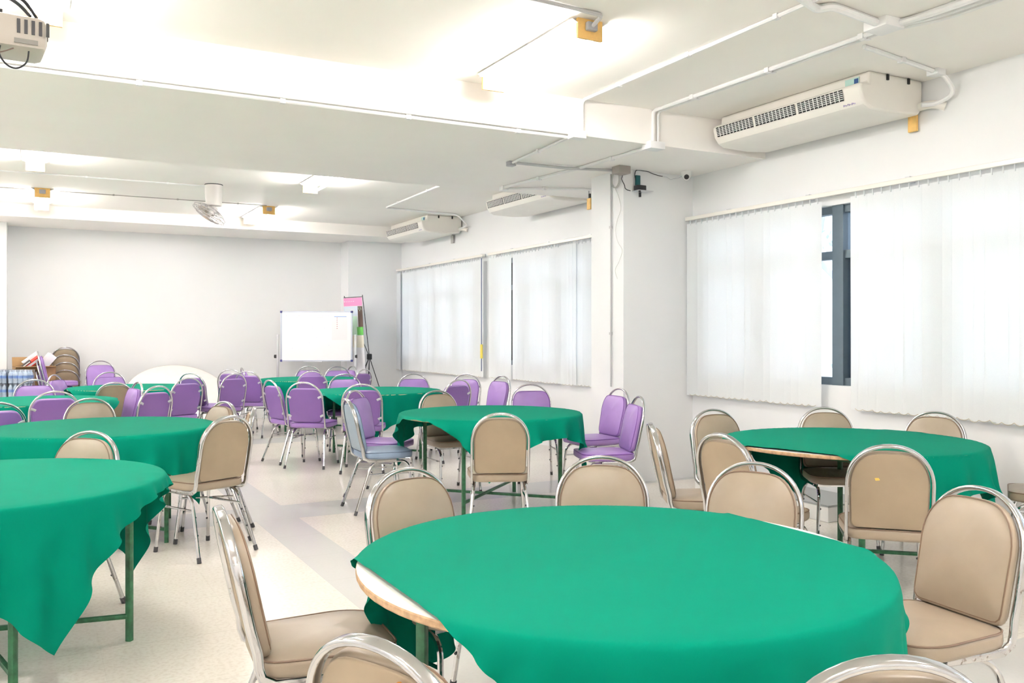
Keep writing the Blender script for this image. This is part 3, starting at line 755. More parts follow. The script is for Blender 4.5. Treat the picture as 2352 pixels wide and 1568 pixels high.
CH = [
 # u, v, phi, style, label, group, depth
 (507, 1150, 84, 'beige', 'beige vinyl chair seen side on at the left end of the large front table', G1, 2.60),
 (858, 1460, 46, 'beige', 'beige chair at the bottom picture edge with a torn orange spot on its back', G1, 1.475),
 (2050, 1497, -25, 'beige', 'beige chair in the bottom right corner with a rusty speckled chrome hoop', G1, 1.39),
 (2252, 1108, -140, 'beige', 'large beige chair right of the front table, padded front visible', G1, 2.95),
 (932, 1072, 146, 'beige', 'beige chair behind the left part of the large front table', G1, 3.36),
 (1383, 1040, 180, 'beige', 'beige chair squarely behind the middle of the large front table', G1, 3.70),
 (1737, 1053, -163, 'beige', 'beige chair behind the right part of the large front table', G1, 3.52),
 (1150, 943, -3, 'beige', 'beige chair seen from behind at the near side of the centre table', G2, 5.75),
 (1003, 895, 155, 'beige', 'beige chair at the far left side of the centre table', G2, 8.10),
 (1218, 879, 170, 'purple', 'purple chair at the far side of the centre table, under the pillar side blind', G2, 8.8),
 (1422, 888, -122, 'purple', 'purple chair right of the centre table, the one touching its cloth', G2, 8.1),
 (1467, 909, -107, 'purple', 'purple chair nearest the pillar foot, turned side on', G2, 7.05),
 (797, 916, 76, 'blue', 'slate blue chair left of the centre table', G2, 7.0),
 (815, 896, 118, 'purple', 'purple chair just behind the slate blue chair, its front showing lavender', G2, 7.8),
 (2045, 1017, -5, 'beige', 'beige chair with a yellow dot on its back, near side of the right table', G3, 4.08),
 (1655, 993, 44, 'beige', 'beige chair seen from behind at an angle, left side of the right table', G3, 4.55),
 (1637, 937, 147, 'beige', 'beige chair against the pillar at the far left of the right table', G3, 6.05),
 (1893, 932, 163, 'beige', 'beige chair behind the right table below the window gap', G3, 6.2),
 (2150, 941, -166, 'beige', 'beige chair behind the right table below the closed blind', G3, 5.85),
 (1495, 965, 83, 'beige', 'beige chair seen edge on left of the right table, turned away from the pillar', G3, 5.1),
 (2540, 1000, -95, 'beige', 'beige chair at the right picture edge, only its seat in view', G3, 5.1),
 (528, 956, -37, 'beige', 'beige chair seen from behind at the right end of the second left table', G4, 5.55),
 (209, 1002, -140, 'beige', 'beige chair between the two nearest left tables', G4, 4.66),
 (206, 921, 178, 'beige', 'beige chair on the far side of the second left table, front showing', G4, 7.1),
 (-8, 926, -12, 'purple', 'purple chair cut by the left picture edge above the second left table', G4, 6.4),
 (516, 922, -122, 'beige', 'small beige chair seen sideways beyond the right end of the second left table', G4, 6.75),
 (583, 936, -88, 'beige', 'chair edge on, only its chrome hoop showing right of the second left table', G4, 6.2),
 (127, 897, -6, 'purple', 'purple chair with bronze toned hoop in front of the third left table', G4, 7.7),
 (362, 886, -42, 'purple', 'purple chair facing away, left of the pair facing the leaning round top', G4, 8.5),
 (432, 864, -32, 'purple', 'purple chair facing away, front one of the overlapping pair', G4, 10.1),
 (438, 853, 38, 'purple', 'purple chair rear one of the overlapping pair by the leaning round top', G4, 11.4),
 (316, 874, -108, 'purple', 'purple chair turned edge on between beige back and single purple back', G4, 9.2),
 (263, 876, 4, 'beige', 'beige chair facing away at the fourth left table', G4, 9.5),
 (79, 873, 178, 'purple', 'purple chair behind the third left table beside the water packs', G4, 9.7),
 (125, 860, 118, 'purple', 'narrow purple chair seen sideways in front of the stacked beige chairs', G4, 10.9),
 (252, 853, 178, 'purple', 'purple chair behind the fourth left table, front showing', G4, 11.7),
 (697, 877, 22, 'purple', 'purple chair with its back to us, legs fully in view, middle of the room', G5, None),
 (620, 870, 64, 'purple', 'thin edge on purple chair left of the fully visible one', G5, 9.6),
 (831, 880, 4, 'purple', 'purple chair back standing behind the slate blue chair', G5, 8.85),
 (717, 851, 0, 'purple', 'purple chair back between the far table and the middle table', G5, 12.0),
 (792, 857, 178, 'purple', 'glossy purple chair front at the far side of the middle table', G5, 11.1),
 (950, 855, 178, 'purple', 'purple chair front at the right far side of the middle table', G5, 11.15),
 (1054, 871, -42, 'purple', 'dark purple chair back behind the beige chair of the centre table', G5, 9.7),
 (1072, 855, -158, 'purple', 'pale purple chair front just beyond the dark purple back', G5, 11.1),
 (1153, 861, -126, 'purple', 'narrow purple chair alone under the left end of the pale blue blind', G5, 10.6),
 (709, 840, 180, 'purple', 'purple chair below the left part of the whiteboard', G5, 13.9),
 (775, 838, 172, 'purple', 'purple chair below the right part of the whiteboard', G5, 13.8),
 (809, 837, -114, 'purple', 'bluish purple chair sideways under the whiteboard corner', G5, 14.0),
 (837, 844, -52, 'purple', 'purple chair back below the banner stand hub', G5, 12.65),
 (568, 850, 30, 'purple', 'purple chair back left of the far table, rightmost of four', G5, 12.0),
 (539, 858, -38, 'purple', 'purple chair back left of the far table, leftmost and nearest of four', G5, 11.2),
 (529, 849, 24, 'purple', 'purple chair half hidden behind the nearest one left of the far table', G5, 12.6),
 (556, 844, 82, 'purple', 'purple chair only whose hoop tip shows left of the far table', G5, 13.3),
]
CHO = []
for c in CH:
    CHO.append(chair(*c[:6], s=c[6]))
# stacks
for k in range(4):
    lab = ['bottom', 'second from bottom', 'third from bottom', 'top'][k] + ' beige chair of the stack by the back wall'
    o = chair(150, 800, 2, 'beige', lab, 'stacked beige chairs by the back wall', s=13.0 + .06 * k); o.location.z = .11 * k
for k in range(3):
    lab = ['bottom', 'middle', 'top'][k] + ' purple chair of the side on stack beside the cardboard box'
    o = chair(84 + 2 * k, 800, 91, 'purple', lab, 'stacked purple chairs beside the box', s=12.4); o.location.z = .13 * k
for k in range(2):
    lab = ['lower', 'upper'][k] + ' purple chair of the pair stacked right of the beige stack'
    o = chair(230, 826, 176, 'purple', lab, 'purple chair pair by the back wall', s=13.1 - .04 * k); o.location.z = .11 * k

# small marks on particular chairs
def spot(lab_chair, a, b, size, m, name):
    o = CHO[lab_chair]
    bk_ = [c for c in o.children if c.name.startswith('backrest')][0]
    lean = rad(12)
    bm = bmesh.new(); rnd = random.Random(int(a * 1000) + 5); vs = []
    for i in range(12):
        an = 2 * PI * i / 12; r_ = size * (1 + rnd.uniform(-.25, .25)); aa = a + r_ * cos(an); bb = b + r_ * sin(an) * .7
        vs.append(bm.verts.new((aa, -.205 - bb * sin(lean) + .21 * aa * aa - .0165, .475 + bb * cos(lean) - .004)))
    bm.faces.new(vs); finish(name, bm, m, bk_, smooth=False)
spot(14, -.055, .255, .011, mat('yellow_sticker', (.85, .58, .12), .5), 'yellow_dot')
spot(1, .07, .360, .011, mat('torn_foam', (.42, .17, .02), .8), 'torn_spot')

# ------------------------------------------------------------------ tables and cloths
def make_table(A=.42, B=.42):
    t = empty('round_table', 'x', 'table', 'round banquet tables')
    bm = bmesh.new(); lathe(bm, [(.744, .728), (.746, .732), (.746, .744), (.744, .748)], 72, cap=False)
    edge_faces = list(bm.faces)
    for z in (.728, .748):
        vs = [v for v in bm.verts if abs(v.co.z - z) < 1e-4]; vs.sort(key=lambda v: math.atan2(v.co.y, v.co.x)); f = bm.faces.new(vs); f.material_index = 1 if z > .74 else 2
    finish('tabletop', bm, [M_ply, M_lam, M_under], t, smooth=False)
    bm = bmesh.new()
    for sx in (-1, 1): box(bm, (sx * A - .012, -.5, .69), (sx * A + .012, .5, .728))
    for sy in (-1, 1): box(bm, (-.5, sy * B - .012, .69), (.5, sy * B + .012, .728))
    finish('apron_frame', bm, M_green_st, t, smooth=False)
    for sx in (-1, 1):
        for sy in (-1, 1):
            bm = bmesh.new(); sweep(bm, [(sx * A, sy * B, 0), (sx * A, sy * B, .70)], rsec(.028, .028, .006, 2), ref=(1, 0, 0)); finish('leg', bm, M_green_st, t)
    for sx in (-1, 1):
        bm = bmesh.new(); sweep(bm, [(-A, -sx * B, .10 + .012 * sx), (A, sx * B, .10 + .012 * sx)], rsec(.022, .022, .005, 2), ref=(0, 0, 1)); finish('stretcher', bm, M_green_st, t)
    return t

def disc_push(P, R, top, rc):
    # move points out of a round table slab with a rounded rim
    rr = np.hypot(P[..., 0], P[..., 1]) + 1e-9; z = P[..., 2]
    a = rr - (R - rc); b = z - (top - rc)
    body = (z > top - .12) & (rr < R) & (z < top)
    corner = body & (a > 0) & (b > 0); n = np.hypot(a, b) + 1e-9
    cin = corner & (n < rc)
    pz, pr = top - z, R - rr
    up = body & ~corner & (pz <= pr) & (pz < .04); side = body & ~corner & ~up & (pr < .06)
    nr = np.where(cin, R - rc + a / n * rc, np.where(side, R, rr))
    nz = np.where(cin, top - rc + b / n * rc, np.where(up, top, z))
    k = nr / rr; P[..., 0] *= k; P[..., 1] *= k; P[..., 2] = nz
def drape(w, L, ang, off=(0, 0), seed=0, res=.032, steps=330, R=.762, top=.756, curl=None):
    """position based cloth falling over a round top; returns verts (table-local) and faces"""
    rnd = np.random.RandomState(seed)
    nx = int(round(2 * w / res)) + 1; ny = int(round(2 * L / res)) + 1
    gx, gy = np.meshgrid(np.linspace(-w, w, nx), np.linspace(-L, L, ny), indexing='ij')
    ca, sa = cos(ang), sin(ang)
    X = np.stack([gx * ca - gy * sa + off[0], gx * sa + gy * ca + off[1], np.full_like(gx, top + .002)], -1)
    X[..., 2] += np.where(np.hypot(X[..., 0], X[..., 1]) < R, 0, rnd.randn(nx, ny) * .0006)
    rest = X.copy(); Vv = np.zeros_like(X)
    rho0 = np.hypot(X[..., 0], X[..., 1]); pin = rho0 < R * .94
    # seed folds: wavy push on the hanging parts
    th = np.arctan2(X[..., 1], X[..., 0]); k1 = rnd.randint(11, 15); k2 = rnd.randint(17, 23)
    wav = (np.sin(k1 * th + rnd.rand() * 6) + .7 * np.sin(k2 * th + rnd.rand() * 6))
    dxs = 2 * w / (nx - 1); dys = 2 * L / (ny - 1); dd = math.hypot(dxs, dys)
    dt = .012
    inv = np.where(pin, 0.0, 1.0)
    def solve(A, B, wa, wb, d, k, onlylong=False):
        D = B - A; n = np.sqrt((D * D).sum(-1)) + 1e-9; c = (n - d)
        if onlylong: c = np.maximum(c, 0) + np.minimum(c, 0) * .25
        s = wa + wb; s = np.where(s == 0, 1, s)
        C = (k * c / n / s)[..., None] * D
        return C * wa[..., None], -C * wb[..., None]
    def con(P, sl1, sl2, d, k, ol=False):
        a, b = solve(P[sl1], P[sl2], inv[sl1], inv[sl2], d, k, ol); P[sl1] += a; P[sl2] += b
    S = slice
    for it in range(steps):
        Vv[..., 2] -= 9.8 * dt
        if it < 90:
            hang = np.clip(rho0 - R, 0, .3)
            f = (wav * hang * 2.0)[..., None] * np.stack([np.cos(th), np.sin(th), 0 * th], -1); Vv += f * dt * 4
        Vv *= (.985 if it < steps * .6 else .95)
        P = X + Vv * dt * inv[..., None]
        for q in range(7):
            for st in (0, 1):
                con(P, (S(st, nx - 1, 2), S(None)), (S(st + 1, nx, 2), S(None)), dxs, 1.0)
                con(P, (S(None), S(st, ny - 1, 2)), (S(None), S(st + 1, ny, 2)), dys, 1.0)
            for st in (0, 1):
                con(P, (S(st, nx - 1, 2), S(0, ny - 1)), (S(st + 1, nx, 2), S(1, ny)), dd, .35)
                con(P, (S(st, nx - 1, 2), S(1, ny)), (S(st + 1, nx, 2), S(0, ny - 1)), dd, .35)
            for st in (0, 1, 2, 3):
                con(P, (S(st, nx - 4, 8), S(None)), (S(st + 4, nx, 8), S(None)), dxs * 4, .05) if False else None
            con(P, (S(0, nx - 2), S(None)), (S(2, nx), S(None)), dxs * 2, .16)
            con(P, (S(None), S(0, ny - 2)), (S(None), S(2, ny)), dys * 2, .16)
            # table collision
            disc_push(P, R, top, .012); P[..., 2] = np.maximum(P[..., 2], .012)
            P[pin] = rest[pin]
        Vv = (P - X) / dt; X = P
    return X, nx, ny
def upsample(X, k):
    def up(A):
        n = A.shape[0]; t = np.linspace(0, n - 1, (n - 1) * k + 1); i = np.clip(np.floor(t).astype(int), 0, n - 2); f = (t - i)[:, None, None]
        g = lambda j: A[np.clip(j, 0, n - 1)]
        p0, p1, p2, p3 = g(i - 1), g(i), g(i + 1), g(i + 2)
        return .5 * (2 * p1 + (p2 - p0) * f + (2 * p0 - 5 * p1 + 4 * p2 - p3) * f ** 2 + (3 * p1 - p0 - 3 * p2 + p3) * f ** 3)
    X = up(X); X = up(X.transpose(1, 0, 2)).transpose(1, 0, 2).copy()
    for _ in range(22):
        X[1:-1, 1:-1] = .5 * X[1:-1, 1:-1] + .125 * (X[2:, 1:-1] + X[:-2, 1:-1] + X[1:-1, 2:] + X[1:-1, :-2])
        disc_push(X, .754, .7535, .010)
    return X
def cloth_obj(t_loc, w, L, ang, off, seed, label, res=.032, steps=330):
    X, nx, ny = drape(w, L, ang, off, seed, res, steps)
    X = upsample(X, 3 if res < .033 else 2); nx, ny = X.shape[:2]
    me = bpy.data.meshes.new('tablecloth')
    V = X.reshape(-1, 3).tolist(); F = [(i * ny + j, (i + 1) * ny + j, (i + 1) * ny + j + 1, i * ny + j + 1) for i in range(nx - 1) for j in range(ny - 1)]
    me.from_pydata(V, [], F); me.polygons.foreach_set('use_smooth', [True] * len(F))
    o = link('tablecloth', me, M_cloth); o.location = t_loc
    tag(o, label, 'tablecloth', 'green tablecloths'); return o
def view_ang(deg): return rad(deg) - TH         # angle in view frame (right = 0, forward = 90) to world
SA = 36   # default direction of the short side of the cloths, view frame
TABLES = [
 # lat, z, table rot (view deg), cloth: w, L, angle(view deg), off (along short, along long), seed, names
 (.303, 2.57, 70, .690, 1.16, 28, (.0, -.02), 3, 'large round table in the front, its white edge peeking out at the left', 'green cloth on the large front table, short of the rim at left and right', .026),
 (-.175, 7.30, 26, .775, .90, 42, (.01, .0), 5, 'round table in the centre of the room on green crossed legs', 'green cloth on the centre table, hanging in points at left and right', .034),
 (2.05, 5.37, 30, .725, .96, 43, (.02, .0), 8, 'round table on the right below the windows, plywood edge bare at the left', 'green cloth on the right table with an open gap at its left rim', .034),
 (-2.31, 3.84, -15, .80, 1.00, 10, (-.0, -.0), 11, 'nearest round table on the left with green legs showing', 'green cloth on the nearest left table, one corner almost touching the floor', .03),
 (-2.857, 6.19, 20, .78, .93, 32, (.02, .0), 14, 'second round table from the camera on the left side', 'green cloth on the second left table, hanging straight', .034),
 (-4.68, 8.64, 20, .76, 1.02, 30, (.0, .0), 17, 'third left round table beside the water packs', 'green cloth on the third left table beside the water packs', .045),
 (-4.66, 10.92, 20, .76, 1.04, 36, (.0, .0), 21, 'fourth left round table in front of the leaning round top', 'green cloth on the fourth left table near the leaning round top', .045),
 (-2.94, 13.0, 20, .78, 1.04, 30, (.0, .0), 24, 'farthest round table in front of the whiteboard', 'green cloth on the farthest table in front of the whiteboard', .045),
 (-1.57, 10.23, 20, .765, 1.02, 40, (.0, .0), 28, 'middle round table behind the purple chairs', 'green cloth on the middle table behind the purple chairs', .045),
]
TP = make_table()
for i, (lat, z, tr, w, L, ca, off, seed, ln, lc, res) in enumerate(TABLES):
    t = TP if i == 0 else (make_table(.50, .33) if i == 3 else copy_tree(TP))
    p = vw(lat, z); t.location = p; t.rotation_euler = (0, 0, view_ang(tr)); t['label'] = ln
    a = view_ang(ca)
    ox, oy = off[0] * cos(a) - off[1] * sin(a), off[0] * sin(a) + off[1] * cos(a)
    cloth_obj(p, w, L, a, (ox, oy), seed, lc, res, 330 if i < 5 else 240)

# ------------------------------------------------------------------ back of the room
# leaning round tabletop
c = aty(408, 905, 14.38)
t = empty('leaning_tabletop', 'large white round tabletop tilted against the back wall', 'tabletop', None, (c.x, 14.36, .455))
bm = bmesh.new(); MM = Matrix.Rotation(rad(37.0), 4, 'X')
lathe(bm, [(.001, -.012), (.745, -.012), (.75, -.008), (.75, .008), (.745, .012), (.001, .012)], 64, MM, cap=False)
finish('board', bm, M_lam, t, angle=50)
bm = bmesh.new(); lathe(bm, [(.751, -.009), (.753, 0), (.751, .009)], 64, MM, cap=False); finish('edge_band', bm, M_ply, t)

# whiteboard on stand
wb = vw(-3.19, 14.45); RW = Matrix.Rotation(-TH, 4, 'Z')
t = empty('whiteboard', 'white enamel whiteboard on a wheeled silver stand by the back wall', 'whiteboard', None, tuple(wb), -TH)
zt, zl = H + (HOR - 716) / FPX * 14.45, H + (HOR - 828) / FPX * 14.45
bw = .575
bm = bmesh.new(); box(bm, (-bw, -.012, zl), (bw, .012, zt)); bd = finish('board', bm, M_wboard, t, smooth=False)
bm = bmesh.new()
for s in (-1, 1): box(bm, (s * bw - .012, -.018, zl - .005), (s * bw + .012, .018, zt + .005))
for z_ in (zl, zt): box(bm, (-bw, -.018, z_ - .008), (bw, .018, z_ + .008))
finish('frame', bm, mat('silver_blue_frame', (.50, .53, .62), .35, metal=.5), t, smooth=False)
for sx in (-1, 1):
    for z_ in (zl, zt):
        bm = bmesh.new(); box(bm, (sx * bw - .018, -.022, z_ - .018), (sx * bw + .018, .022, z_ + .018), bev=.006); finish('corner_cap', bm, mat('navy_plastic', (.03, .03, .18), .4), t)
for sx in (-1, 1):
    bm = bmesh.new(); box(bm, (sx * (bw + .06) - .016, -.015, .06), (sx * (bw + .06) + .016, .02, H + (HOR - 768) / FPX * 14.45)); finish('upright', bm, M_silver, t, smooth=False)
    bm = bmesh.new(); lathe(bm, [(.001, -.03), (.028, -.03), (.03, 0), (.001, 0)], 14, Matrix.Translation((sx * (bw + .085), 0, zl + .07)) @ Matrix.Rotation(PI / 2, 4, 'Y')); finish('clamp_knob', bm, M_black, t)
    bm = bmesh.new(); box(bm, (sx * (bw + .06) - .02, -.25, .05), (sx * (bw + .06) + .02, .25, .08)); finish('foot', bm, M_silver, t, smooth=False)
bm = bmesh.new(); box(bm, (-bw - .06, 0, .55), (bw + .06, .02, .58)); finish('cross_bar', bm, M_silver, t, smooth=False)
bm = bmesh.new(); box(bm, (-.2, -.05, zl - .02), (.1, -.012, zl - .008)); finish('pen_tray', bm, M_silver, t, smooth=False)
bm = bmesh.new()
rnd = random.Random(3)
for k, (x0, x1, z_) in enumerate(((-.52, -.18, zt - .06), (-.14, .24, zt - .06), (-.38, -.26, zt - .085), (-.02, .10, zt - .085))):
    x = x0
    while x < x1:
        l_ = rnd.uniform(.008, .02); box(bm, (x, -.0135, z_ - .004 + rnd.uniform(-.004, .004)), (x + l_, -.0125, z_ + .002), 1 if (k >= 2 or rnd.random() < .2) else 0); x += l_ + rnd.uniform(.006, .014)
box(bm, (-.55, -.0135, zt - .125), (.22, -.0125, zt - .1235), 0)
for x_, z_ in ((-.39, zt - .21), (-.07, zt - .24), (-.07, zt - .27), (.12, zt - .27), (0, zt - .42), (-.12, zt - .51), (.2, zt - .55), (-.4, zt - .6)): box(bm, (x_, -.0135, z_), (x_ + .01, -.0125, z_ + .008), 0)
finish('pen_writing', bm, [mat('faint_violet_ink', (.66, .64, .78), .6), mat('faint_red_ink', (.82, .58, .62), .6)], bd, smooth=False)
bm = bmesh.new(); x0, z0_ = .25, zt - .46
box(bm, (x0, -.0145, z0_), (x0 + .25, -.0125, zt - .04), 0); box(bm, (x0 + .04, -.0155, zt - .082), (x0 + .24, -.0146, zt - .074), 1)
for j in range(6): box(bm, (x0 + .08, -.0155, zt - .105 - j * .034), (x0 + .095, -.0146, zt - .096 - j * .034), 2)
o = finish('wall_chart', bm, [mat('chart_paper', (.80, .79, .81), .6), mat('chart_blue', (.10, .33, .75), .5), mat('chart_red', (.5, .12, .12), .5)], smooth=False); o.matrix_world = Matrix.Translation(wb) @ RW
tag(o, 'paper chart with a blue header stuck on the right of the whiteboard', 'chart')

# banner stand
pb = vw((822 - CX) / FPX * 14.75, 14.75)
t = empty('banner_stand', 'tall narrow information banner on a black cross stand by the corner column', 'banner stand', None, tuple(pb), -TH - rad(50))
ztb = H + (HOR - 684) / FPX * 14.7
cols = {'pink': (.85, .28, .52), 'paleblue': (.60, .70, .82), 'brown': (.10, .055, .04), 'mint': (.60, .85, .68), 'green': (.12, .50, .08), 'cream': (.85, .80, .68), 'white': (.85, .85, .9), 'dgreen': (.05, .25, .06), 'orange': (.65, .38, .10)}
ml = [mat('banner_' + k, v, .4) for k, v in cols.items()]; ki = {k: i for i, k in enumerate(cols)}
bw2 = .30
def bq(bm, x0, x1, f0, f1, k, d=0):
    ys = lambda f: -.10 + .10 * f
    z = lambda f: ztb - (ztb - .22) * f
    vs = [bm.verts.new((x, ys(f) - d, z(f))) for x, f in ((x0, f0), (x1, f0), (x1, f1), (x0, f1))]; fc = bm.faces.new(vs); fc.material_index = ki[k]
bm = bmesh.new(); d = -.004
bq(bm, -bw2, bw2, 0, 1, 'white')
for args in ((-bw2, bw2, 0, .075, 'pink'), (-bw2, .15, .08, .165, 'paleblue'), (.15, bw2, .08, .27, 'brown'), (-bw2, .12, .17, .27, 'mint'), (.1, bw2, .27, .345, 'green'), (-bw2, .1, .27, .345, 'mint'), (-bw2, bw2, .35, .46, 'cream'), (-bw2, bw2, .47, .69, 'white'), (-bw2, bw2, .70, .83, 'brown'), (-bw2, -.15, .83, .97, 'dgreen'), (-.15, .15, .83, .92, 'brown'), (-.05, .1, .86, .94, 'orange'), (.15, bw2, .83, .97, 'green'), (-.15, .15, .92, .97, 'green')): bq(bm, *args, d=.003 + .002 * (args[4] == 'orange'))
for k in range(5): bq(bm, .17 + .02 * k, .185 + .02 * k, .09 + .012 * (k % 3), .10 + .012 * (k % 3), 'mint', d=.006)
for k in range(6): bq(bm, -.28 + .06 * k, -.25 + .06 * k, .03, .036, 'white', d=.005)
for k in range(4): bq(bm, -.26, .05, .10 + .014 * k, .103 + .014 * k, 'cream', d=.005)
sh = finish('banner_sheet', bm, ml, t, smooth=False)
bm = bmesh.new()
hub = Vector((0, .22, H + (HOR - 820) / FPX * 14.6))
for s in (-1, 1):
    sweep(bm, [hub, (s * bw2, -.09, ztb + .04)], circ(.006, 6)); sweep(bm, [hub, (s * bw2, -.01, .23)], circ(.005, 6))
sweep(bm, [hub, (0, -.20, .02)], circ(.007, 6)); sweep(bm, [hub, (-.25, .35, .02)], circ(.007, 6)); sweep(bm, [hub, (.25, .45, .02)], circ(.007, 6))
sweep(bm, [(-bw2, -.1, ztb + .01), (bw2, -.1, ztb + .01)], circ(.006, 6))
finish('cross_poles', bm, M_blackpl, t)
bm = bmesh.new(); box(bm, hub - Vector((.035, .035, .05)), hub + Vector((.035, .035, .05)), bev=.012); finish('hub', bm, M_blackpl, t)

# cardboard boxes with smaller packages
pb_ = atd(78, 850, 12.55)
def cardboard(name, lab, c, sx, sy, sz, z0, op=False, flap=True):
    t = empty(name, lab, 'box', 'cardboard boxes in the left back corner', (c.x, c.y, z0), 0.12)
    bm = bmesh.new(); w_ = .006
    if op:
        box(bm, (-sx, -sy, 0), (sx, sy, w_))
        box(bm, (-sx, -sy, 0), (-sx + w_, sy, sz)); box(bm, (sx - w_, -sy, 0), (sx, sy, sz)); box(bm, (-sx, -sy, 0), (sx, -sy + w_, sz)); box(bm, (-sx, sy - w_, 0), (sx, sy, sz))
    else: box(bm, (-sx, -sy, 0), (sx, sy, sz))
    finish('carton', bm, M_card, t, smooth=False)
    if op:
        for (a, b, rot, tr) in ((sx, .13, rad(75), (0, sy, sz)), (sx, .05, rad(-110), (0, -sy, sz))):
            bm = bmesh.new(); box(bm, (-a, 0 if tr[1] > 0 else -b, 0), (a, b if tr[1] > 0 else 0, w_), M=Matrix.Translation(tr) @ Matrix.Rotation(rot if tr[1] > 0 else -rad(-5), 4, 'X')); finish('flap', bm, M_card, t, smooth=False)
    else:
        bm = bmesh.new()
        for k in range(3): box(bm, (-.08 + .06 * k, -sy - .002, sz * .45), (-.04 + .06 * k, -sy - .0005, sz * .7))
        finish('printed_mark', bm, mat('dark_red_print', (.25, .04, .03), .6), t, smooth=False)
    return t
cardboard('cardboard_box', 'brown cardboard box under the open one in the left back corner', pb_, .255, .2, .42, 0)
cardboard('cardboard_box.001', 'brown cardboard box in the middle of the corner pile', pb_, .25, .2, .32, .425)
cardboard('cardboard_box.002', 'open brown cardboard box on top of the corner pile, full of packages', pb_, .25, .2, .20, .75, True)
def pack(name, lab, loc, s, rot, mats):
    bm = bmesh.new(); h = Vector(s) / 2; box(bm, -h, h); box(bm, (-h.x + .01, -h.y - .001, -h.z * .5), (h.x - .01, -h.y + .001, h.z * .5), 1)
    o = finish(name, bm, mats, smooth=False); o.location = loc; o.rotation_euler = rot; tag(o, lab, 'package', 'packages in the open cardboard box')
pack('package', 'red and white package leaning out of the open cardboard box', (pb_.x - .03, pb_.y - .03, 1.00), (.26, .16, .06), (.2, rad(-38), 0), [M_red, M_paper])
pack('package.001', 'white package leaning behind the red one in the open box', (pb_.x - .04, pb_.y + .08, 1.06), (.24, .14, .05), (.1, rad(-38), .1), [M_paper, M_paper])
pack('package.002', 'plain white package at the right of the open cardboard box', (pb_.x + .17, pb_.y + .02, 1.03), (.20, .16, .10), (.1, rad(-50), .15), [M_paper, M_paper])
pack('package.003', 'black package at the left of the open cardboard box', (pb_.x - .13, pb_.y - .05, .96), (.22, .14, .03), (.1, rad(-40), 0), [M_blackpl, M_paper])

# shrink wrapped water packs
def make_pack():
    t = empty('water_bottle_pack', 'x', 'water pack', 'shrink wrapped water packs')
    me_b = me_c = me_l = None
    for i in range(4):
        for j in range(3):
            if me_b is None:
                bm = bmesh.new(); lathe(bm, [(.001, 0), (.029, .002), (.031, .02), (.029, .06), (.031, .07), (.031, .125), (.026, .15), (.013, .172), (.013, .178), (.001, .178)], 14, cap=False); b = finish('bottle', bm, M_pet, t); me_b = b.data
                bm = bmesh.new(); lathe(bm, [(.001, .196), (.015, .196), (.016, .18), (.016, .175), (.001, .175)], 12, cap=False); c_ = finish('bottle_cap', bm, M_paper, b); me_c = c_.data
                bm = bmesh.new(); lathe(bm, [(.0315, .075), (.0315, .115)], 14, cap=False); l_ = finish('bottle_label', bm, M_lab, b); me_l = l_.data
            else:
                b = bpy.data.objects.new('bottle', me_b); COL.objects.link(b); b.parent = t
                c_ = bpy.data.objects.new('bottle_cap', me_c); COL.objects.link(c_); c_.parent = b
                l_ = bpy.data.objects.new('bottle_label', me_l); COL.objects.link(l_); l_.parent = b
            b.location = ((i - 1.5) * .066, (j - 1) * .066, 0)
    bm = bmesh.new(); box(bm, (-.137, -.104, -.001), (.137, .104, .199), bev=.012); finish('shrink_film', bm, M_film, t)
    return t
WP = make_pack(); pw = atd(48, 880, 11.9); n = 0
for lay in range(5):
    for k in range(3):
        o = WP if n == 0 else copy_tree(WP); n += 1; o.scale = (1, 1, .925)
        o.location = (pw.x - k * .28 * cos(TH) * 1.0, pw.y + k * .28 * sin(TH), lay * .186); o.rotation_euler = (0, 0, -TH)
        o['label'] = ['bottom', 'second', 'third', 'fourth', 'top'][lay] + ' layer water pack, ' + ['right hand column nearest the chair stack', 'middle column at the picture edge', 'left column outside the picture'][k]
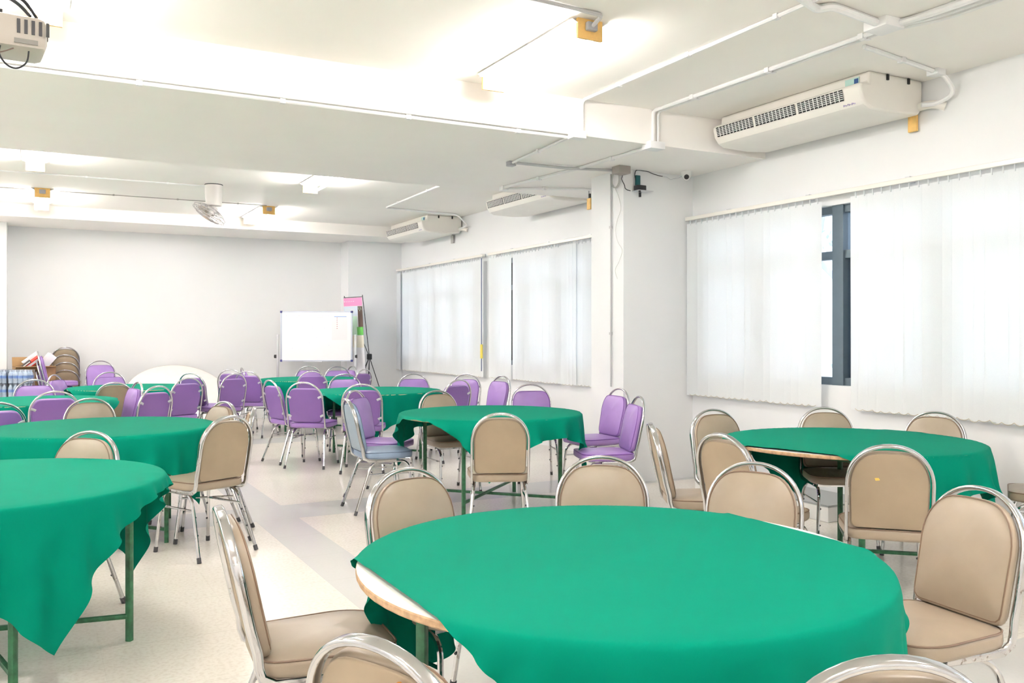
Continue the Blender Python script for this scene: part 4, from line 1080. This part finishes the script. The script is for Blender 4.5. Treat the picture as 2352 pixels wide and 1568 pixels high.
# low long crate by the window wall
t = empty('floor_crate', 'long low white crate with a grey top on the floor below the windows', 'crate', None, (5.42, 5.4, 0))
bm = bmesh.new(); box(bm, (-.24, -.75, 0), (.24, .75, .115), bev=.005); finish('case', bm, M_whitepl, t, smooth=False)
bm = bmesh.new(); box(bm, (-.245, -.755, .116), (.245, .755, .128)); l_ = finish('lid', bm, mat('grey_lid', (.33, .35, .35), .5), t, smooth=False)
bm = bmesh.new()
for k in range(18): box(bm, (-.247, .1 + k * .028, .118), (-.2455, .112 + k * .028, .127))
for k in range(5): box(bm, (-.10, .35 + k * .018, .1282), (-.09, .362 + k * .018, .1288))
finish('lid_marks', bm, M_paper, l_, smooth=False)

# tree outside the window gap
def tree():
    t = empty('tree', 'pale hazy tree seen through the gap between the blinds', 'tree', None, (13.5, 11.0, -3))
    bm = bmesh.new(); rnd = random.Random(4); tips = []
    def br(p, d, l, r, k):
        q = p + d * l; sweep(bm, [p, (p + q) / 2 + Vector((rnd.uniform(-.05, .05), rnd.uniform(-.05, .05), 0)) * l, q], circ(r, 6)); tips.append(q)
        if k == 0: return
        for _ in range(3):
            d2 = (d + Vector((rnd.uniform(-.8, .8), rnd.uniform(-.8, .8), rnd.uniform(-.1, .5)))).normalized(); br(q, d2, l * .72, r * .6, k - 1)
    br(Vector((0, 0, 0)), Vector((0, 0, 1)), 3.2, .16, 4)
    finish('trunk', bm, mat('pale_bark', (.55, .56, .60), .8), t)
    bm = bmesh.new()
    for q in tips:
        for _ in range(22):
            c = q + Vector([rnd.gauss(0, .35) for _ in range(3)]); a = Vector([rnd.gauss(0, 1) for _ in range(3)]).normalized() * .07; b = Vector([rnd.gauss(0, 1) for _ in range(3)]).normalized() * .045
            bm.faces.new([bm.verts.new(c + a), bm.verts.new(c + b), bm.verts.new(c - a), bm.verts.new(c - b)])
    finish('foliage', bm, mat('hazy_leaf', (.50, .60, .55), .7), t, smooth=False)
tree()
o = sbox('ground', (W + .3, -30, -3.2), (60, 60, -3.0), mat('outdoor_ground', (.55, .55, .52), .9, noise=.1, nscale=2))
